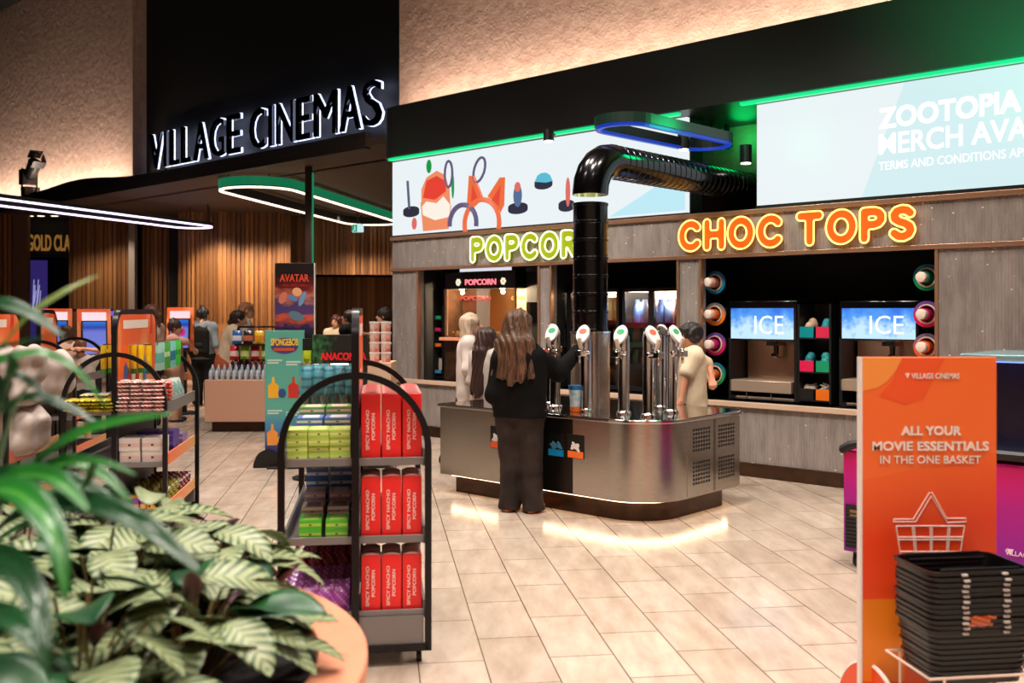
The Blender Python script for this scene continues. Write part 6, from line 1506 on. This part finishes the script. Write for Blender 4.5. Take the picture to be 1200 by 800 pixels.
for pts,w,m in (
  ([rt,(-40,480,1.75),(20,385,1.65),(70,345,1.65),(116,322,1.7)],11,strap_y),
  ([rt,(-60,430,1.7),(-20,362,1.6),(30,366,1.55),(76,396,1.5)],26,strap_d),
  ([rt,(-70,500,1.7),(-30,425,1.6),(15,405,1.55),(64,392,1.5)],20,strap_d),
  ([rt,(-20,600,1.8),(5,520,1.7),(22,470,1.65),(54,430,1.6)],32,strap),
  ([rt,(-20,610,1.75),(40,545,1.62),(110,503,1.55),(204,484,1.5)],34,strap),
  ([rt,(-40,470,1.7),(30,415,1.7),(85,430,1.7),(127,480,1.7)],15,strap),
  ([rt,(-20,520,1.75),(30,467,1.7),(80,478,1.7),(120,500,1.7)],17,strap_d),
  ([rt,(-10,600,1.75),(70,545,1.65),(120,556,1.62),(166,604,1.6)],22,strap),
  ([rt,(-20,620,1.7),(50,548,1.6),(110,540,1.55),(160,556,1.5)],18,strap),
  ([rt,(-50,600,1.6),(10,575,1.45),(60,620,1.35),(78,706,1.3)],38,strap),
  ([rt,(0,620,1.7),(80,592,1.6),(160,612,1.5),(242,676,1.45)],42,strap_d),
  ([rt,(-60,660,1.55),(0,655,1.4),(40,700,1.3),(58,770,1.25)],34,strap_d),
  ([rt,(-40,560,1.7),(-10,500,1.6),(15,440,1.55),(10,412,1.5)],26,strap_d),
  ([rt,(-20,570,1.75),(60,560,1.7),(110,575,1.66),(142,592,1.64)],26,strap_d),
  ([rt,(-50,620,1.7),(0,565,1.6),(60,560,1.5),(105,600,1.42)],40,strap),
  ([rt,(-60,720,1.5),(-10,720,1.3),(30,740,1.22),(60,790,1.2)],30,strap_d),
  ([rt,(-30,540,1.75),(0,470,1.7),(20,440,1.7),(62,470,1.68)],20,strap_d),
  ([rt,(-10,640,1.75),(60,600,1.65),(100,570,1.6),(112,530,1.58)],22,strap)):
    strap_leaf(pts,w,m)
q=MB(); q.lathe([(.06,0),(.05,.08),(.03,.14)],10,(P(*rt)-t.location)+Vector((0,0,-.12))); q.build('crown',strap_d,t)
# ================================================================== camera, light, view
cam=bpy.data.cameras.new('camera'); co=bpy.data.objects.new('camera',cam); C.objects.link(co); S.camera=co
co.location=(0,0,CZ); co.rotation_euler=(R(90),0,0)
cam.sensor_fit='HORIZONTAL'; cam.sensor_width=36; cam.lens=36*FPX/1200; cam.shift_y=-(400-HY)/1200
cam.clip_start=.05; cam.clip_end=100
cam.dof.use_dof=True; cam.dof.focus_distance=8.2; cam.dof.aperture_fstop=2.6
w=bpy.data.worlds.new('world'); S.world=w; w.use_nodes=True
w.node_tree.nodes['Background'].inputs[0].default_value=lin((150,130,120)); w.node_tree.nodes['Background'].inputs[1].default_value=.015
def light(kind,loc,energy,color=(255,255,255),size=.3,target=None,spot=None,blend=.5,size_y=None):
    d=bpy.data.lights.new('lamp_light',kind); d.energy=energy; d.color=lin(color)[:3]
    o=bpy.data.objects.new('lamp_light',d); C.objects.link(o); o.location=loc
    if kind=='AREA':
        d.size=size
        if size_y: d.shape='RECTANGLE'; d.size_y=size_y
        else: d.shape='DISK'
    elif kind=='SPOT': d.shadow_soft_size=size; d.spot_size=R(spot or 60); d.spot_blend=blend
    else: d.shadow_soft_size=size
    if target is not None: o.rotation_euler=(Vector(target)-Vector(loc)).to_track_quat('-Z','Y').to_euler()
    return o
warm=(255,243,232); warm2=(255,234,210); cove=(255,230,208)
# ceiling lamps over the floor; unseen ones behind the camera added for steel reflections
for x,y,e in ((0.2,5.6,1),(2.9,6.0,.8),(-1.8,8.8,1.1),(1.2,2.6,.9),(3.6,2.4,.6),(-3.4,5.6,.8),(-2.4,2.2,.8),(-4.6,11.5,1.1),(0.,-1.5,.8),(4,-1.5,.6),(-4.5,-1,.6)):
    light('AREA',(x,y,7.4),e*118,warm,1.1,(x,y,0)).data.spread=R(110)
for x in (-6,-2,2,6): light('SPOT',(x,-1.2,6),500,warm,.3,(x,-4,1.8),95,.8)  # unseen spots added to light the wall behind the camera, for reflections
# track spots washing the concession wall
for a in (-9.6,-8.2,-6.8,-5.4,-4.0):
    p=wpos(a,5.9,5.4); q=wpos(a,WB,.9); light('SPOT',p,330,warm,.2,q,64,.9)
# lobby: downlights in the low soffit
for px,Y,e in ((90,23,60),(130,23.4,60),(250,22.6,230),(290,22.6,230),(330,22.8,200),(400,23.5,140),(440,23.5,140),(190,18,200),(270,16.5,260),(60,17,220),(400,15.5,200),(120,14.5,220)):
    p=P(px,365,Y); light('SPOT',(p.x,p.y,3.9),e*2.0,warm2,.1,(p.x-.1,p.y+1.6,0),80,.7)
# cove strips washing the plaster from below
for a0_,a1_,z_,e in ((al+.2,AE+1,4.36,185),(-28,ar-.1,4.1,1500)):
    L_o=light('AREA',wpos((a0_+a1_)/2,9.32,z_),e,cove,.1,wpos((a0_+a1_)/2,PBk+.35,z_+1.6)); L_o.data.shape='RECTANGLE'; L_o.data.size=a1_-a0_; L_o.data.size_y=.12
    L_o.rotation_euler=Matrix(((RX,-BX*.35,-BX*.94),(RY,-BY*.35,-BY*.94),(0,.94,-.35))).to_euler() if False else L_o.rotation_euler
# lamps inside the warmer and the glass cabinets
for fx in (.2,.78): light('POINT',wpos(pa0+(wa(604,b2)-pa0)*fx,b2+.07,wz(560,338,b2)-.045),75,(255,222,176),.03)
for aa,bb in ((wa(660,bq),bq+.03),(wa(700,bq),bq+.03)): light('POINT',wpos(aa,bq+.03,ZO+.95),14,(255,226,190),.05)
for aa in (wa(748,b4),wa(782,b4)): light('POINT',wpos(aa,b4+.03,ZO+.95),14,(220,230,255),.05)
for a_ in (wa(893,b3),wa(1030,b3)): light('POINT',wpos(a_,b3+.12,1.33),2.2,(255,236,226),.04)  # unseen lamps added under the machine hoods to brighten the mirror panels
light('POINT',wpos(-4.75,7.9,3.38),9,(0,255,140),.12)  # unseen green point added for the green sheen on the duct
# unseen green spot added for the reflected glow on the canopy fascia
light('SPOT',wpos(-2.0,7.0,3.0),950,(0,255,150),.2,wpos(-2.3,CB,4.1),80,1.)
light('SPOT',wpos(-9.6,8.0,3.0),14,(0,255,120),.2,wpos(-9.8,8.8,3.66),70,1.)
light('POINT',wpos(-5.4,9.6,3.5),2.5,(0,255,120),.15)
S.view_settings.view_transform='Standard'; S.view_settings.look='None'; S.view_settings.exposure=.10; S.view_settings.gamma=1; S.view_settings.use_curve_mapping=False
S.cycles.max_bounces=8; S.cycles.transparent_max_bounces=8; S.cycles.sample_clamp_indirect=6; S.cycles.caustics_reflective=False; S.cycles.caustics_refractive=False
S.cycles.use_denoising=True
try: S.cycles.denoiser='OPENIMAGEDENOISE'
except Exception: pass
